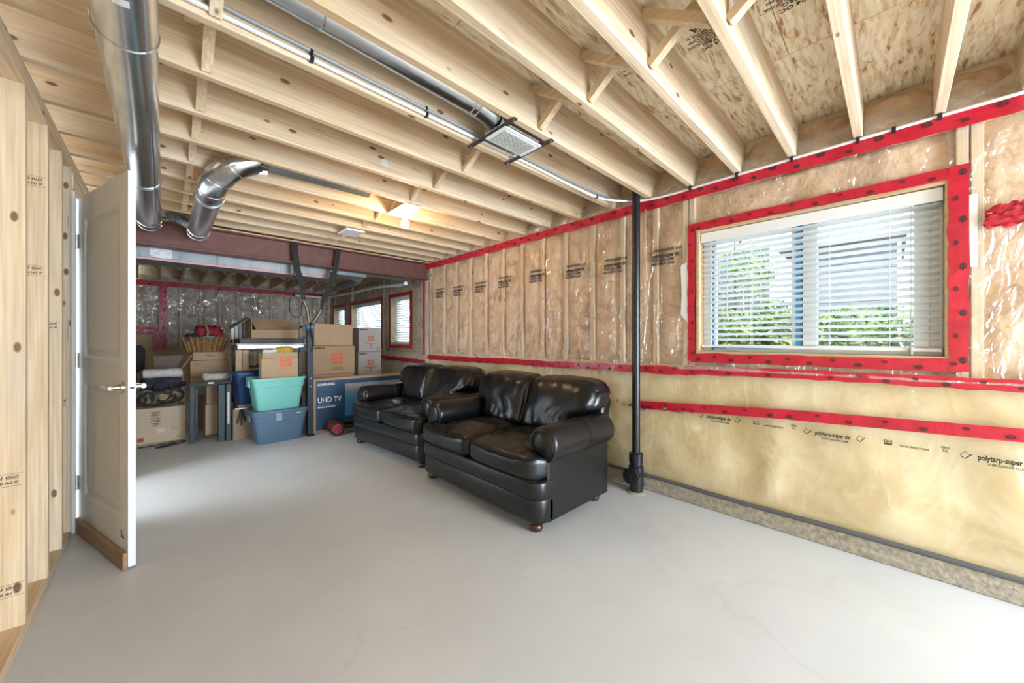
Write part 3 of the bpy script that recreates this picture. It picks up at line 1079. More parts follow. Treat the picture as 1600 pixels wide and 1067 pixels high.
# rim between the joists: bagged insulation
for a, b_ in zip(JY[:-1], JY[1:]):
    mb = MB()
    sd = a * 7.3

    def rim(u, v, a=a, b_=b_, sd=sd):
        y = a + 0.02 + (b_ - a - 0.04) * u
        z = ZJ - 0.002 + (0.20 + 0.03 * noise.noise(Vector((sd, 0, 0)))) * v
        e = math.sin(PI * min(1, max(0, u)))
        return Vector((XW + 0.03 + 0.05 * v + 0.03 * (1 - e) + 0.02 * fbm((y * 1.0, z, sd), 7.0), y, z))
    mb.grid(8, 6, rim)
    mb.build('rim_insulation', BATT, wall_right, smooth=True, at=(XW, (a + b_) / 2, ZJ), ang=180)
    mb = MB()

    def flap(u, v, a=a, b_=b_, sd=sd):
        y = a + 0.022 + (b_ - a - 0.044) * u
        h_ = 0.155 + 0.06 * noise.noise(Vector((sd + u * 2.2, 3, 0)))
        z = ZJ - 0.03 + h_ * v
        return Vector((XW - 0.002 + 0.045 * v * v + 0.014 * fbm((y, z * 2, sd + 4), 8.0) - 0.02 * max(0, v - 0.8) * 5 * noise.noise(Vector((sd, u * 3, 1))), y, z))
    mb.grid(10, 8, flap)
    mb.build('film_flap', FILMM, wall_right, smooth=True, at=(XW, (a + b_) / 2, ZJ), ang=180)
MB().box((XW + 0.105, -2.9, ZJ), (XW + 0.143, YN, ZO - 0.001), 0.001).build('rim_board', PY, wall_right, at=(XW, 2, ZJ))

# ------------------------------------------------------------------ windows
TRIMW = wood('y', (0.70, 0.50, 0.30), (0.60, 0.40, 0.22), 'clear_pine', knots=False, rough=0.5)


def window(n, x, y0, y1, z0, z1, tracks=True):
    win = struct('window_%d' % n, (x + 0.05, (y0 + y1) / 2, z0))
    d0, d1 = x - 0.013, x + 0.15
    for nm, a, b_ in (('casing', (d0, y0 - 0.018, z1), (d1, y1 + 0.018, z1 + 0.018)), ('casing', (d0, y0 - 0.018, z0 - 0.018), (d1, y1 + 0.018, z0)),
                      ('casing', (d0, y0 - 0.018, z0), (d1, y0, z1)), ('casing', (d0, y1, z0), (d1, y1 + 0.018, z1))):
        MB().box(a, b_, 0.001).build(nm, TRIMW, win, at=Vector(a))
    fx0, fx1 = x + 0.085, x + 0.145
    f = 0.045
    fr = MB().box((fx0, y0, z0), (fx1, y1, z0 + f), 0.002).box((fx0, y0, z1 - f), (fx1, y1, z1), 0.002)
    fr.box((fx0, y0, z0 + f), (fx1, y0 + f, z1 - f), 0.002).box((fx0, y1 - f, z0 + f), (fx1, y1, z1 - f), 0.002)
    fr.build('frame', VINYL, win)
    if tracks:
        ym = y0 + (y1 - y0) * 0.50
        sash = MB().box((fx0 - 0.008, ym - 0.075, z0 + f), (fx0 + 0.03, ym - 0.005, z1 - f), 0.002)
        sash.box((fx0 - 0.008, y0 + f, z0 + f), (fx0 + 0.03, y0 + f + 0.055, z1 - f), 0.002)
        sash.build('sash', VINYL, win)
        sash = MB().box((fx0 + 0.03, ym - 0.01, z0 + f), (fx1, ym + 0.055, z1 - f), 0.002)
        sash.box((fx0 + 0.03, y1 - f - 0.03, z0 + f), (fx1, y1 - f, z1 - f), 0.002)
        sash.build('sash', VINYL, win)
        BLUE = plain('blue_film_strip', (0.05, 0.33, 0.62), 0.4)
        MB().box((fx0 - 0.002, ym + 0.0, z0 + f), (fx0 + 0.029, ym + 0.030, z1 - f)).build('blue_strip', BLUE, win)
        MB().box((fx0 - 0.004, y1 - f - 0.026, z0 + 0.01), (fx0 - 0.001, y1 - f - 0.008, z1 - 0.02)).build('blue_strip', BLUE, win)
        MB().box((fx0 - 0.004, ym + 0.1, z0 + 0.022), (fx0 - 0.001, y1 - f - 0.008, z0 + 0.034)).build('blue_strip', BLUE, win)
        MB().box((fx0 + 0.010, y0 + f, z0 + f), (fx0 + 0.014, ym, z1 - f)).build('pane', GLASS, win)
        MB().box((fx0 + 0.042, ym, z0 + f), (fx0 + 0.046, y1 - f, z1 - f)).build('pane', GLASS, win)
        lk = MB().box((fx0 - 0.03, y1 - 0.22, z0 + 0.012), (fx0, y1 - 0.13, z0 + 0.022), 0.003).tube([(fx0 - 0.016, y1 - 0.16, z0 + 0.02), (fx0 - 0.02, y1 - 0.165, z0 + 0.04), (fx0 - 0.03, y1 - 0.175, z0 + 0.045)], 0.007, 8)
        lk.build('crank', VINYL, win, smooth=True)
    else:
        MB().box((fx0 + 0.02, y0 + f, z0 + f), (fx0 + 0.024, y1 - f, z1 - f)).build('pane', GLASS, win)
    return win


def slat_mat():
    # thin white vinyl: part of the daylight behind it comes through
    m_, nt_, b_ = newmat('white_slat')
    b_.inputs['Base Color'].default_value = (0.88, 0.89, 0.89, 1)
    b_.inputs['Roughness'].default_value = 0.35
    tl = nt_.nodes.new('ShaderNodeBsdfTranslucent')
    tl.inputs['Color'].default_value = (0.88, 0.89, 0.89, 1)
    mx_ = nt_.nodes.new('ShaderNodeMixShader')
    mx_.inputs[0].default_value = 0.4
    nt_.links.new(b_.outputs[0], mx_.inputs[1])
    nt_.links.new(tl.outputs[0], mx_.inputs[2])
    nt_.links.new(mx_.outputs[0], nt_.nodes['Material Output'].inputs['Surface'])
    return m_


SLAT = slat_mat()


def blind(label, x, y0, y1, z0, z1, tilt=10, pitch=0.0375, group=None, drop=0.03, val=0.07, tip=0.0):
    b = thing('venetian_blind', label, 'blind', (x + 0.03, (y0 + y1) / 2, z0), 0, group)
    a, c = y0 + 0.008, y1 - 0.008
    MB().box((x - 0.004, a - 0.004, z1 - val), (x + 0.006, c + 0.004, z1 - 0.004), 0.002).build('valance', WHITE, b)
    MB().box((x + 0.008, a, z1 - 0.045), (x + 0.058, c, z1 - 0.006), 0.002).build('headrail', WHITE, b)
    me = MB()
    wd = 0.046
    ys = (a + 0.004, c - 0.004)
    prof = [(-wd / 2, 0.0), (0, 0.0028), (wd / 2, 0.0)]
    vs_ = []
    for yy in ys:
        for (px, pz) in prof:
            vs_.append((px, yy - (y0 + y1) / 2, pz + 0.0012))
        for (px, pz) in prof:
            vs_.append((px, yy - (y0 + y1) / 2, pz - 0.0012))
    fs = [(0, 1, 7, 6), (1, 2, 8, 7), (3, 9, 10, 4), (4, 10, 11, 5), (0, 6, 9, 3), (2, 5, 11, 8), (0, 3, 4, 1), (1, 4, 5, 2), (6, 7, 10, 9), (7, 8, 11, 10)]
    me.add(vs_, fs)
    m = me.mesh('slat', SLAT)
    z = z1 - val - 0.012
    while z > z0 + drop + 0.02:
        inst('slat', m, (x + 0.033, (y0 + y1) / 2, z), b, (0, math.radians(tilt), 0))
        z -= pitch
    MB().add([(x + 0.008, a, z0 + drop - 0.004 - tip), (x + 0.058, a, z0 + drop - 0.004 - tip), (x + 0.058, c, z0 + drop - 0.004 + tip), (x + 0.008, c, z0 + drop - 0.004 + tip),
              (x + 0.008, a, z0 + drop + 0.012 - tip), (x + 0.058, a, z0 + drop + 0.012 - tip), (x + 0.058, c, z0 + drop + 0.012 + tip), (x + 0.008, c, z0 + drop + 0.012 + tip)],
             [(0, 1, 2, 3), (4, 5, 6, 7), (0, 1, 5, 4), (1, 2, 6, 5), (2, 3, 7, 6), (3, 0, 4, 7)]).build('bottom_rail', WHITE, b)
    L = c - a
    for q in ((0.06, 0.27, 0.62, 0.84) if L > 0.9 else (0.2, 0.8)):
        yy = c - L * q
        mb_ = MB()
        for xx in (x + 0.009, x + 0.057):
            mb_.cyl((xx, yy, z0 + drop), (xx, yy, z1 - val), 0.0009, 5)
        mb_.build('ladder_cord', WHITE, b)
    yy = y0 + 0.10 * L
    mb_ = MB().cyl((x + 0.004, yy, z0 + 0.04), (x + 0.004, yy, z1 - val), 0.0018, 6)
    mb_.build('pull_cord', plain('grey_cord', (0.35, 0.36, 0.36), 0.6), b)
    MB().lathe([(0.003, 0.045), (0.007, 0.035), (0.009, 0.0), (0.004, -0.004)], (x + 0.004, yy, z0 + 0.005), 10).build('tassel', plain('grey_cord', (0.35, 0.36, 0.36), 0.6), b, smooth=True)
    return b


window(1, XW, WY0, WY1, WZ0, WZ1)
blind('white slatted blind, open, in the big near window framed by red tape', XW + 0.012, WY0, WY1, WZ0, WZ1, 17, tip=0.004)

# ------------------------------------------------------------------ far right wall with three windows
FW = [(5.42, 6.10), (6.50, 7.95), (8.35, 9.05)]
FZ0, FZ1 = 1.10, 1.90
wfr = struct('wall_far_right', (XF, 7.0, 0))
mb = MB()
wallbox(mb, XF + 0.145, XF + 0.17, YN, YF + 0.1, 0.95, ZO, [(a - 0.02, b_ + 0.02, FZ0 - 0.02, FZ1 + 0.02) for a, b_ in FW])
mb.build('sheathing', OSB, wfr)
MB().box((XF + 0.03, YN, 0), (XF + 0.17, YF + 0.1, 0.95)).build('foundation', RAWCONC, wfr)
for (y0, y1) in ((YN + 0.02, 5.38), (6.14, 6.46), (7.99, 8.31), (9.09, YF)):
    batt(y0, y1, 0.99, ZJ - 0.03, x=XF, mat=BATTF, parent=wfr, ny=12)
for (y0, y1) in FW:
    batt(y0 - 0.06, y1 + 0.06, FZ1 + 0.03, ZJ - 0.03, x=XF, mat=BATTF, parent=wfr, ny=14, nz=8)
    batt(y0 - 0.06, y1 + 0.06, 0.97, FZ0 - 0.03, x=XF, mat=BATTF, parent=wfr, ny=14, nz=5)
for y in (5.36, 6.15, 6.45, 8.0, 8.30, 9.1):
    MB().box((XF + 0.0, y - 0.019, 0.95), (XF + 0.138, y + 0.019, ZJ), 0.002).build('stud', PZ, wfr, at=(XF, y, 0.95))
MB().grid(70, 14, lambda u, v: Vector((XF + 0.01 - 0.03 * abs(fbm((u * 4.6, v, 3), 2.0)) - 0.01, YN + (YF - YN) * u, 0.10 + 0.88 * v))).build('blanket_facing', plain('pale_blanket', (0.62, 0.53, 0.42), 0.5, bump=(8, 0.6, 0.03), var=0.12), wfr, smooth=True, ang=180)
mb = MB()
mb.grid(110, 30, lambda u, v: Vector((XF - 0.008 - 0.016 * abs(fbm((u * 9, v * 2.6, 8), 1.7)), YN + (YF - YN) * u, 0.95 + (ZJ - 0.95) * v)))
mb.f = [f for f in mb.f if not any(a < (sum((mb.v[i].y for i in f)) / 4) < b_ and FZ0 < (sum((mb.v[i].z for i in f)) / 4) < FZ1 for a, b_ in FW)]
mb.build('vapour_barrier', FILMF, wfr, smooth=True, at=(XF, 7, 1.5), ang=180)
lbl = ['white closed blind in the storage room window closest to the steel beam', 'white closed blind in the wide middle storage room window behind boxes', 'white closed blind in the storage room window next to the back wall']
for k, (a, b_) in enumerate(FW):
    window(k + 2, XF, a, b_, FZ0, FZ1, tracks=False)
    blind(lbl[k], XF + 0.012, a, b_, FZ0, FZ1, -30, pitch=0.040, drop=0.02)
    xt = XF - 0.022
    tape([(xt, a - 0.04, FZ1 + 0.03), (xt, b_ + 0.04, FZ1 + 0.03)], 0.05, wfr, (-1, 0, 0), seed=20 + k, spacing=0.14)
    tape([(xt, a - 0.05, FZ0 - 0.04), (xt, b_ + 0.04, FZ0 - 0.04)], 0.055, wfr, (-1, 0, 0), seed=30 + k, spacing=0.14)
    tape([(xt - 0.001, a - 0.05, FZ0 - 0.08), (xt - 0.001, a - 0.05, FZ1 + 0.07)], 0.06, wfr, (-1, 0, 0), seed=40 + k, spacing=0.14)
    tape([(xt - 0.001, b_ + 0.03, FZ0 - 0.06), (xt - 0.001, b_ + 0.03, FZ1 + 0.05)], 0.04, wfr, (-1, 0, 0), seed=50 + k, spacing=0.14)
tape([(XF - 0.04, YN, 0.83), (XF - 0.04, 7.0, 0.87), (XF - 0.04, YF, 0.88)], 0.06, wfr, (-1, 0, 0), seed=60, spacing=0.14, wob=0.01)
# the jog where the beam lands
mb = MB().grid(8, 30, lambda u, v: Vector((XW - 0.006 + (XF - XW + 0.006) * u, YN + 0.012 + 0.02 * abs(fbm((u * 3, v * 3, 1), 1.5)), 0.1 + (ZJ - 0.25 - 0.1) * v)))
mb.build('jog_film', FILMF, wfr, smooth=True, ang=180)
MB().box((XW + 0.0, YN - 0.02, 0), (XF + 0.03, YN + 0.008, ZJ - 0.26)).build('jog_board', plain('tan_board', (0.55, 0.40, 0.26), 0.8, var=0.2), wfr)
mb = MB().grid(6, 26, lambda u, v: Vector((XW - 0.022 - 0.018 * abs(math.sin(u * PI)), YN - 0.10 + 0.12 * u + 0.012 * fbm((v * 4, u, 2), 1.0), 0.85 + (2.02 - 0.85) * v)))
mb.build('corner_film', FILMM, wfr, smooth=True, ang=180)
tape([(XW - 0.03, YN + 0.02, 0.95), (XW - 0.028, YN + 0.025, 1.5), (XW - 0.03, YN + 0.02, 2.08)], 0.035, wfr, (-1, -0.3, 0), seed=61, spacing=0.16)

# ------------------------------------------------------------------ far wall
wall_far = struct('wall_far', (1.2, YF, 0))
MB().box((-1.4, YF + 0.12, 0), (XF + 0.2, YF + 0.15, ZO)).build('sheathing', OSB, wall_far)
fx = [-0.63 + 0.29 * k for k in range(13)]
for x in fx:
    MB().box((x - 0.019, YF, 0.95), (x + 0.019, YF + 0.115, ZJ - 0.02), 0.002).build('stud', PZ, wall_far, at=(x, YF, 0.95))
for a, b_ in zip(fx[:-1], fx[1:]):
    mb = MB()

    def fb(u, v, a=a, b_=b_):
        x = a + 0.02 + (b_ - a - 0.04) * u
        z = 0.98 + (ZJ - 0.06 - 0.98) * v
        e = min(1, 5 * min(u, 1 - u)) * min(1, 12 * min(v, 1 - v))
        return Vector((x, YF + 0.03 + 0.05 * (1 - e) - 0.03 * fbm((x, z, a), 4.0, 4) * e - 0.022 * math.sin(PI * u), z))
    mb.grid(8, 30, fb)
    mb.build('insulation_batt', BATTF, wall_far, smooth=True, at=((a + b_) / 2, YF, 1.6), ang=180)
    mb = MB()

    def fr_(u, v, a=a, b_=b_):
        x = a + 0.02 + (b_ - a - 0.04) * u
        hgt = 0.11 * (1 - 0.5 * u) + 0.03 * noise.noise(Vector((a * 9, u * 2, 0)))
        return Vector((x, YF + 0.01 + 0.06 * v + 0.02 * fbm((x, v, a), 6.0), ZJ - 0.02 + hgt * v))
    mb.grid(8, 5, fr_)
    mb.build('rim_insulation', BATTF, wall_far, smooth=True, at=((a + b_) / 2, YF, ZJ), ang=180)
mb = MB().grid(120, 40, lambda u, v: Vector((-0.9 + 3.8 * u, YF - 0.01 - 0.02 * abs(fbm((u * 8, v * 2.5, 1), 1.8)), 0.95 + (ZJ - 0.05 - 0.95) * v)))
mb.build('vapour_barrier', FILMF, wall_far, smooth=True, at=(1, YF, 1.5), ang=180)
MB().box((-1.2, YF - 0.03, 0), (XF, YF + 0.1, 0.985)).build('plywood_skirt', wood('x', (0.66, 0.47, 0.27), (0.56, 0.37, 0.19), 'plywood', knots=False), wall_far)
MB().box((-1.2, YF - 0.034, 0), (-0.1, YF - 0.03, 1.26)).build('plywood_skirt', wood('x', (0.66, 0.47, 0.27), (0.56, 0.37, 0.19), 'plywood', knots=False), wall_far)
yt = YF - 0.042
tape([(-0.9, yt, 2.20), (XF - 0.02, yt, 2.20)], 0.09, wall_far, (0, -1, 0), seed=70, spacing=0.16)
tape([(-0.015, yt, 0.98), (0.0, yt, 2.16)], 0.10, wall_far, (0, -1, 0), seed=71, spacing=0.16)
tape([(-0.9, yt, 1.385), (-0.07, yt, 1.385)], 0.06, wall_far, (0, -1, 0), seed=72, spacing=0.16)
tape([(-0.9, yt, 1.30), (-0.09, yt, 1.30)], 0.06, wall_far, (0, -1, 0), seed=73, spacing=0.16)
tape([(-0.10, yt - 0.002, 0.95), (-0.10, yt - 0.002, 1.40)], 0.08, wall_far, (0, -1, 0), seed=74, spacing=0.16)

# ------------------------------------------------------------------ steel beam
RED = plain('red_oxide_primer', (0.145, 0.055, 0.042), 0.55, var=0.2, vscale=12)
beam = thing('steel_beam', 'long dark red primed steel beam carrying the joists across the room', 'beam', (0.8, 4.68, 2.03))
MB().box((-2.0, 4.60, 2.03), (XW - 0.002, 4.76, 2.045), 0.003).build('lower_flange', RED, beam)
MB().box((-2.0, 4.60, 2.252), (XW - 0.002, 4.76, 2.267), 0.003).build('upper_flange', RED, beam)
MB().box((-2.0, 4.672, 2.045), (XW - 0.002, 4.688, 2.252)).build('web', RED, beam)
MB().box((-2.0, 4.60, 2.267), (XW - 0.002, 4.76, 2.2795), 0.002).build('nailer', PX, beam)

# ------------------------------------------------------------------ sofas
def leather(name, st):
    m, nt, b = newmat(name)
    N, L = nt.nodes.new, nt.links.new
    tc = N('ShaderNodeTexCoord')
    b.inputs['Base Color'].default_value = (0.0075, 0.0075, 0.0085, 1)
    b.inputs['Roughness'].default_value = 0.30
    b.inputs['Specular IOR Level'].default_value = 0.55
    v = N('ShaderNodeTexVoronoi'); v.inputs['Scale'].default_value = 260
    L(tc.outputs['Object'], v.inputs['Vector'])
    n = N('ShaderNodeTexNoise'); n.inputs['Scale'].default_value = 9; n.inputs['Detail'].default_value = 3; n.inputs['Distortion'].default_value = 1.6
    mpl = N('ShaderNodeMapping'); mpl.inputs['Rotation'].default_value = (0.5, 0.3, 0.4); mpl.inputs['Scale'].default_value = (1.0, 2.6, 1.0)
    L(tc.outputs['Object'], mpl.inputs['Vector']); L(mpl.outputs[0], n.inputs['Vector'])
    b1 = N('ShaderNodeBump'); b1.inputs['Strength'].default_value = 0.06; b1.inputs['Distance'].default_value = 0.002
    L(v.outputs['Distance'], b1.inputs['Height'])
    b2 = N('ShaderNodeBump'); b2.inputs['Strength'].default_value = st; b2.inputs['Distance'].default_value = 0.012
    L(n.outputs['Fac'], b2.inputs['Height']); L(b1.outputs['Normal'], b2.inputs['Normal'])
    L(b2.outputs['Normal'], b.inputs['Normal'])
    r = N('ShaderNodeMapRange'); r.inputs['To Min'].default_value = 0.27; r.inputs['To Max'].default_value = 0.33
    L(n.outputs['Fac'], r.inputs['Value']); L(r.outputs['Result'], b.inputs['Roughness'])
    return m


LEATHER = leather('smooth_black_leather', 0.02)
SOFTL = leather('soft_black_leather', 0.12)
CHERRY = plain('dark_cherry_wood', (0.045, 0.012, 0.009), 0.25, coat=0.4)


def pillow(h, r, n, fn):
    """rounded box surface as a grid; fn(P, a, b, c) warps every point"""
    mb_ = MB()
    idx = {}
    vs_, fs = [], []
    hv = Vector(h)

    def vert(p):
        key = tuple(round(q, 5) for q in p)
        if key in idx:
            return idx[key]
        P = Vector((p[0] * hv.x, p[1] * hv.y, p[2] * hv.z))
        q = Vector([max(-(hv[i] - r), min(hv[i] - r, P[i])) for i in range(3)])
        d = P - q
        if d.length > 1e-9:
            P = q + d.normalized() * r
        P = fn(P, *p)
        idx[key] = len(vs_)
        vs_.append(P)
        return idx[key]
    ts = [math.sin(PI / 2 * (-1 + 2 * i / n)) for i in range(n + 1)]
    m_ = max(6, n // 3)
    tz = [math.sin(PI / 2 * (-1 + 2 * i / m_)) for i in range(m_ + 1)]
    for ax in range(3):
        o1, o2 = [k for k in range(3) if k != ax]
        A = tz if (o1 == 2) else ts
        B = tz if (o2 == 2) else ts
        for sg in (-1, 1):
            for i in range(len(A) - 1):
                for j in range(len(B) - 1):
                    q = []
                    for (s_, t_) in ((A[i], B[j]), (A[i + 1], B[j]), (A[i + 1], B[j + 1]), (A[i], B[j + 1])):
                        p = [0, 0, 0]; p[ax] = sg; p[o1] = s_; p[o2] = t_
                        q.append(vert(tuple(p)))
                    fs.append(tuple(q))
    mb_.add(vs_, fs)
    return mb_


def smooth01(x):
    x = max(0.0, min(1.0, x))
    return x * x * (3 - 2 * x)


def sofa(label, loc, rz, seed):
    s = thing('loveseat', label, 'sofa', loc, rz)
    HL = 0.672
    # plinth bands with rounded front corners
    def outline(grow):
        pts = []
        R_ = 0.09
        x0 = 0.0 - grow
        yl = HL + grow * 0.4
        for k in range(9):
            a = PI + (PI / 2) * k / 8
            pts.append((x0 + R_ + R_ * math.cos(a), -yl + R_ + R_ * math.sin(a)))
        pts.append((0.135, -yl)); pts.append((0.135, yl))
        for k in range(9):
            a = PI / 2 + (PI / 2) * k / 8
            pts.append((x0 + R_ + R_ * math.cos(a), yl - R_ + R_ * math.sin(a)))
        # counter-clockwise start at left-front corner
        return pts
    MB().prism(outline(0.0), 0.066, 0.212, inset=0.012).build('lower_rail', LEATHER, s, smooth=True, local=True, ang=50)
    MB().prism(outline(0.008), 0.208, 0.322, inset=0.018).build('upper_rail', LEATHER, s, smooth=True, local=True, ang=50)
    MB().box((0.12, -0.56, 0.06), (0.76, 0.56, 0.315), 0.01).build('base', LEATHER, s, local=True)
    # rolled arms
    for sg in (-1, 1):
        yc, zc, R_ = sg * 0.622, 0.530, 0.112
        prof = [(sg * HL, 0.066)]
        for k in range(3):
            prof.append((sg * HL, 0.055 + 0.37 * (k + 1) / 4))
        a0 = math.asin((sg * HL - yc) * sg / R_)
        n = 22
        start = -PI / 2 + a0
        end = PI + 0.62
        for k in range(n + 1):
            a = start + (end - start) * k / n
            prof.append((yc + sg * R_ * math.cos(a), zc + R_ * math.sin(a)))
        prof.append((sg * 0.515, 0.40)); prof.append((sg * 0.515, 0.066))
        st = [(0.092, 0.94), (0.100, 0.985), (0.115, 1.0), (0.30, 1.0), (0.50, 1.0), (0.735, 1.0), (0.752, 0.985), (0.76, 0.95)]
        vs_, fs = [], []
        cyc, czc = yc - sg * 0.02, 0.40
        for x, k in st:
            for (y, z) in prof:
                zz = czc + (z - czc) * k if z > 0.2 else z
                yy = cyc + (y - cyc) * k
                dz = 0.004 * fbm((x * 3 + seed, y, z), 3.0) if z > 0.45 else 0
                vs_.append((x, yy, zz + dz))
        m = len(prof)
        for i in range(len(st) - 1):
            for k in range(m):
                k2 = (k + 1) % m
                fs.append((i * m + k, i * m + k2, (i + 1) * m + k2, (i + 1) * m + k))
        fs.append(tuple(range(m))); fs.append(tuple(range((len(st) - 1) * m, len(st) * m)))
        arm = MB().add(vs_, fs).build('arm', LEATHER, s, smooth=True, local=True, ang=45)
        mm = MB()
        rr = [(0.0, 0.016), (0.05, 0.014), (0.078, 0.006), (0.086, -0.004)]
        M_ = Matrix.Translation((0.094, yc, zc)) @ Matrix.Rotation(-PI / 2, 4, 'Y')
        mm.lathe([(max(r_, 0.002), z_) for r_, z_ in reversed(rr)], seg=28, M_=M_)
        mm.build('scroll', LEATHER, arm, smooth=True, local=True, ang=60)
        ring = [(0.092, yc + 0.088 * math.cos(2 * PI * k / 32), zc + 0.088 * math.sin(2 * PI * k / 32)) for k in range(32)]
        MB().tube(ring, 0.005, 6, closed=True).build('piping', LEATHER, arm, smooth=True, local=True)
        # cross seam over the roll
        seam = [(0.46, yc + sg * (R_ + 0.001) * math.cos(start + (end - start) * k / 20), zc + (R_ + 0.001) * math.sin(start + (end - start) * k / 20)) for k in range(21)]
        MB().tube(seam, 0.0025, 5).build('seam', LEATHER, arm, smooth=True, local=True)
    # back frame
    def backf(P, a, b_, c):
        t = (P.z + 0.34) / 0.68
        return Vector((0.745 + P.x + 0.16 * smooth01((t - 0.25) / 0.75) * 0.9, P.y * (1.0), 0.41 + P.z + 0.015 * (1 - b_ * b_) * (c > 0.5)))
    pillow((0.075, 0.60, 0.34), 0.05, 18, backf).build('back_frame', LEATHER, s, smooth=True, local=True, ang=180)
    # seat cushions: T-shaped, wrapping in front of the arms
    for sg in (-1, 1):
        def seat(P, a, b_, c, sg=sg):
            x = 0.335 + P.x
            # b_ = +1 outer side
            t = (b_ + 1) / 2
            outer = 0.507 + 0.160 * (1 - smooth01((x - 0.055) / 0.05))
            yy = 0.006 + (outer - 0.006) * ((P.y + 0.25) / 0.5)
            front = smooth01((0.2 - x) / 0.2)
            wg = smooth01((c + 0.1) / 1.0)
            z = 0.40 + P.z + 0.032 * (1 - a * a) * (1 - b_ * b_) * wg
            if wg > 0:
                z -= 0.028 * front * (0.4 + 0.6 * (1 - b_ * b_)) * 0.6 * wg
                z += 0.006 * fbm((x * 2 + seed, yy * sg, 1.0), 6.0, 3) * wg
                z -= wg * 0.014 * abs(fbm((x * 8 + seed * 3, yy * sg * 4, 2.0), 2.4, 3)) * (1 - 0.5 * front)
            bow = -0.022 * (1 - b_ * b_) if a < 0 else 0
            rc = max(0.0, (yy - 0.585) / 0.07)
            xx = x + bow * front + 0.055 * rc * rc * front
            return Vector((xx, sg * yy, z))
        cu = pillow((0.355, 0.25, 0.078), 0.045, 44, seat).build('seat_cushion', SOFTL, s, smooth=True, local=True, ang=180)
        path = []
        for k in range(25):
            b_ = -0.93 + 1.86 * k / 24
            P = seat(Vector((-0.345, b_ * 0.25, 0.068)), -1, b_, 0.9)
            path.append(P + Vector((-0.004, 0, 0.004)))
        MB().tube(path, 0.0042, 6).build('piping', LEATHER, cu, smooth=True, local=True)
        path = []
        for k in range(25):
            b_ = -0.93 + 1.86 * k / 24
            P = seat(Vector((-0.345, b_ * 0.25, -0.068)), -1, b_, -0.9)
            path.append(P + Vector((-0.004, 0, -0.003)))
        MB().tube(path, 0.0042, 6).build('piping', LEATHER, cu, smooth=True, local=True)
    # back cushions, spilling over the arms
    for sg in (-1, 1):
        def backc(P, a, b_, c, sg=sg):
            t = (P.z + 0.235) / 0.47
            outer = 0.50 + 0.165 * smooth01((t - 0.36) / 0.22)
            yy = 0.004 + (outer - 0.004) * ((P.y + 0.25) / 0.5)
            puff = (1 - b_ ** 4) * (1 - c ** 4)
            x = P.x * (0.85 + 0.35 * t)
            if a < 0:
                x -= 0.045 * puff
                x += 0.014 * fbm((yy * sg * 2.2 + seed, t * 1.6, 3.0), 2.5, 3)
                x -= 0.024 * abs(fbm((yy * sg * 6 - t * 4 + seed, t * 2.2, 5.0), 2.2, 3))
            lean = 0.17 * t
            rr = max(0.0, (b_ - 0.55) / 0.45)
            z = 0.470 + 0.395 * t - 0.05 * rr * rr * (t > 0.5) * (t - 0.5) * 2 + 0.018 * (1 - b_ * b_) * (c > 0.8)
            return Vector((0.60 + x + lean, sg * yy, z))
        cu = pillow((0.10, 0.25, 0.235), 0.062, 40, backc).build('back_cushion', SOFTL, s, smooth=True, local=True, ang=180)
        path = []
        for k in range(40):
            q = k / 39
            if q < 0.4:
                b_, t = -0.9 + 1.8 * q / 0.4, 1.0
            else:
                b_, t = 1.0, 1.0 - 1.5 * (q - 0.4) / 0.6
            an = Vector((0.03, max(-0.245, min(0.245, b_ * 0.25)), max(-0.2, min(0.232, (t) * 0.235))))
            path.append(backc(an, 0.3, b_, t))
        MB().tube(path, 0.005, 6).build('piping', plain('dark_navy_piping', (0.010, 0.009, 0.022), 0.35), cu, smooth=True, local=True)
    for x in (0.070, 0.69):
        for sg in (-1, 1):
            MB().lathe([(0.022, 0.0), (0.038, 0.007), (0.043, 0.025), (0.039, 0.042), (0.027, 0.051), (0.033, 0.068)], (x, sg * 0.595, 0.0), 20).build('foot', CHERRY, s, smooth=True, local=True, ang=60)
    return s


sofa('black leather loveseat standing closest to the black drain pipe', (1.595, 2.12, 0), 0.0, 1.7)
sofa('black leather loveseat standing next to the blue television carton', (1.61, 3.60, 0), math.radians(5.0), 5.1)

# ------------------------------------------------------------------ drain pipe
dp = thing('drain_pipe', 'black plastic drain pipe with cleanout cap rising by the insulated wall', 'pipe', (2.665, 1.385, 0))
PXc, PYc = 2.646, 1.378
MB().cyl((PXc, PYc, 0.27), (PXc, PYc, ZJ + 0.06), 0.030, 24).build('stack', BLACKP, dp, smooth=True)
mb = MB().lathe([(0.050, 0.0), (0.050, 0.05), (0.056, 0.054), (0.056, 0.20), (0.046, 0.21), (0.046, 0.225), (0.053, 0.228), (0.053, 0.30), (0.032, 0.305)], (PXc, PYc, 0.0), 24)
mb.build('tee_fitting', BLACKP, dp, smooth=True)
D = Vector((-0.75, -0.05, 0)).normalized()
D = Vector((-0.93, -0.05, 0.0)).normalized()
c = Vector((PXc, PYc, 0.145))
cap = MB().cyl(c, c + D * 0.085, 0.050, 22).cyl(c + D * 0.080, c + D * 0.105, 0.060, 22)
cap.build('cleanout_cap', BLACKP, dp, smooth=True)
MB().bar(c + D * 0.108 + Vector((0, 0, -0.022)), c + D * 0.108 + Vector((0, 0, 0.022)), 0.022, 0.036).build('cap_nut', BLACKP, dp)
MB().lathe([(0.075, 0.0), (0.068, 0.008), (0.044, 0.012)], (PXc, PYc, 0.0), 20).build('floor_collar', RAWCONC, dp, smooth=True)
tw_ = thing('thin_wire', 'thin copper-coloured wire dangling beside the black drain pipe', 'wire', (2.72, 1.33, 2.2))
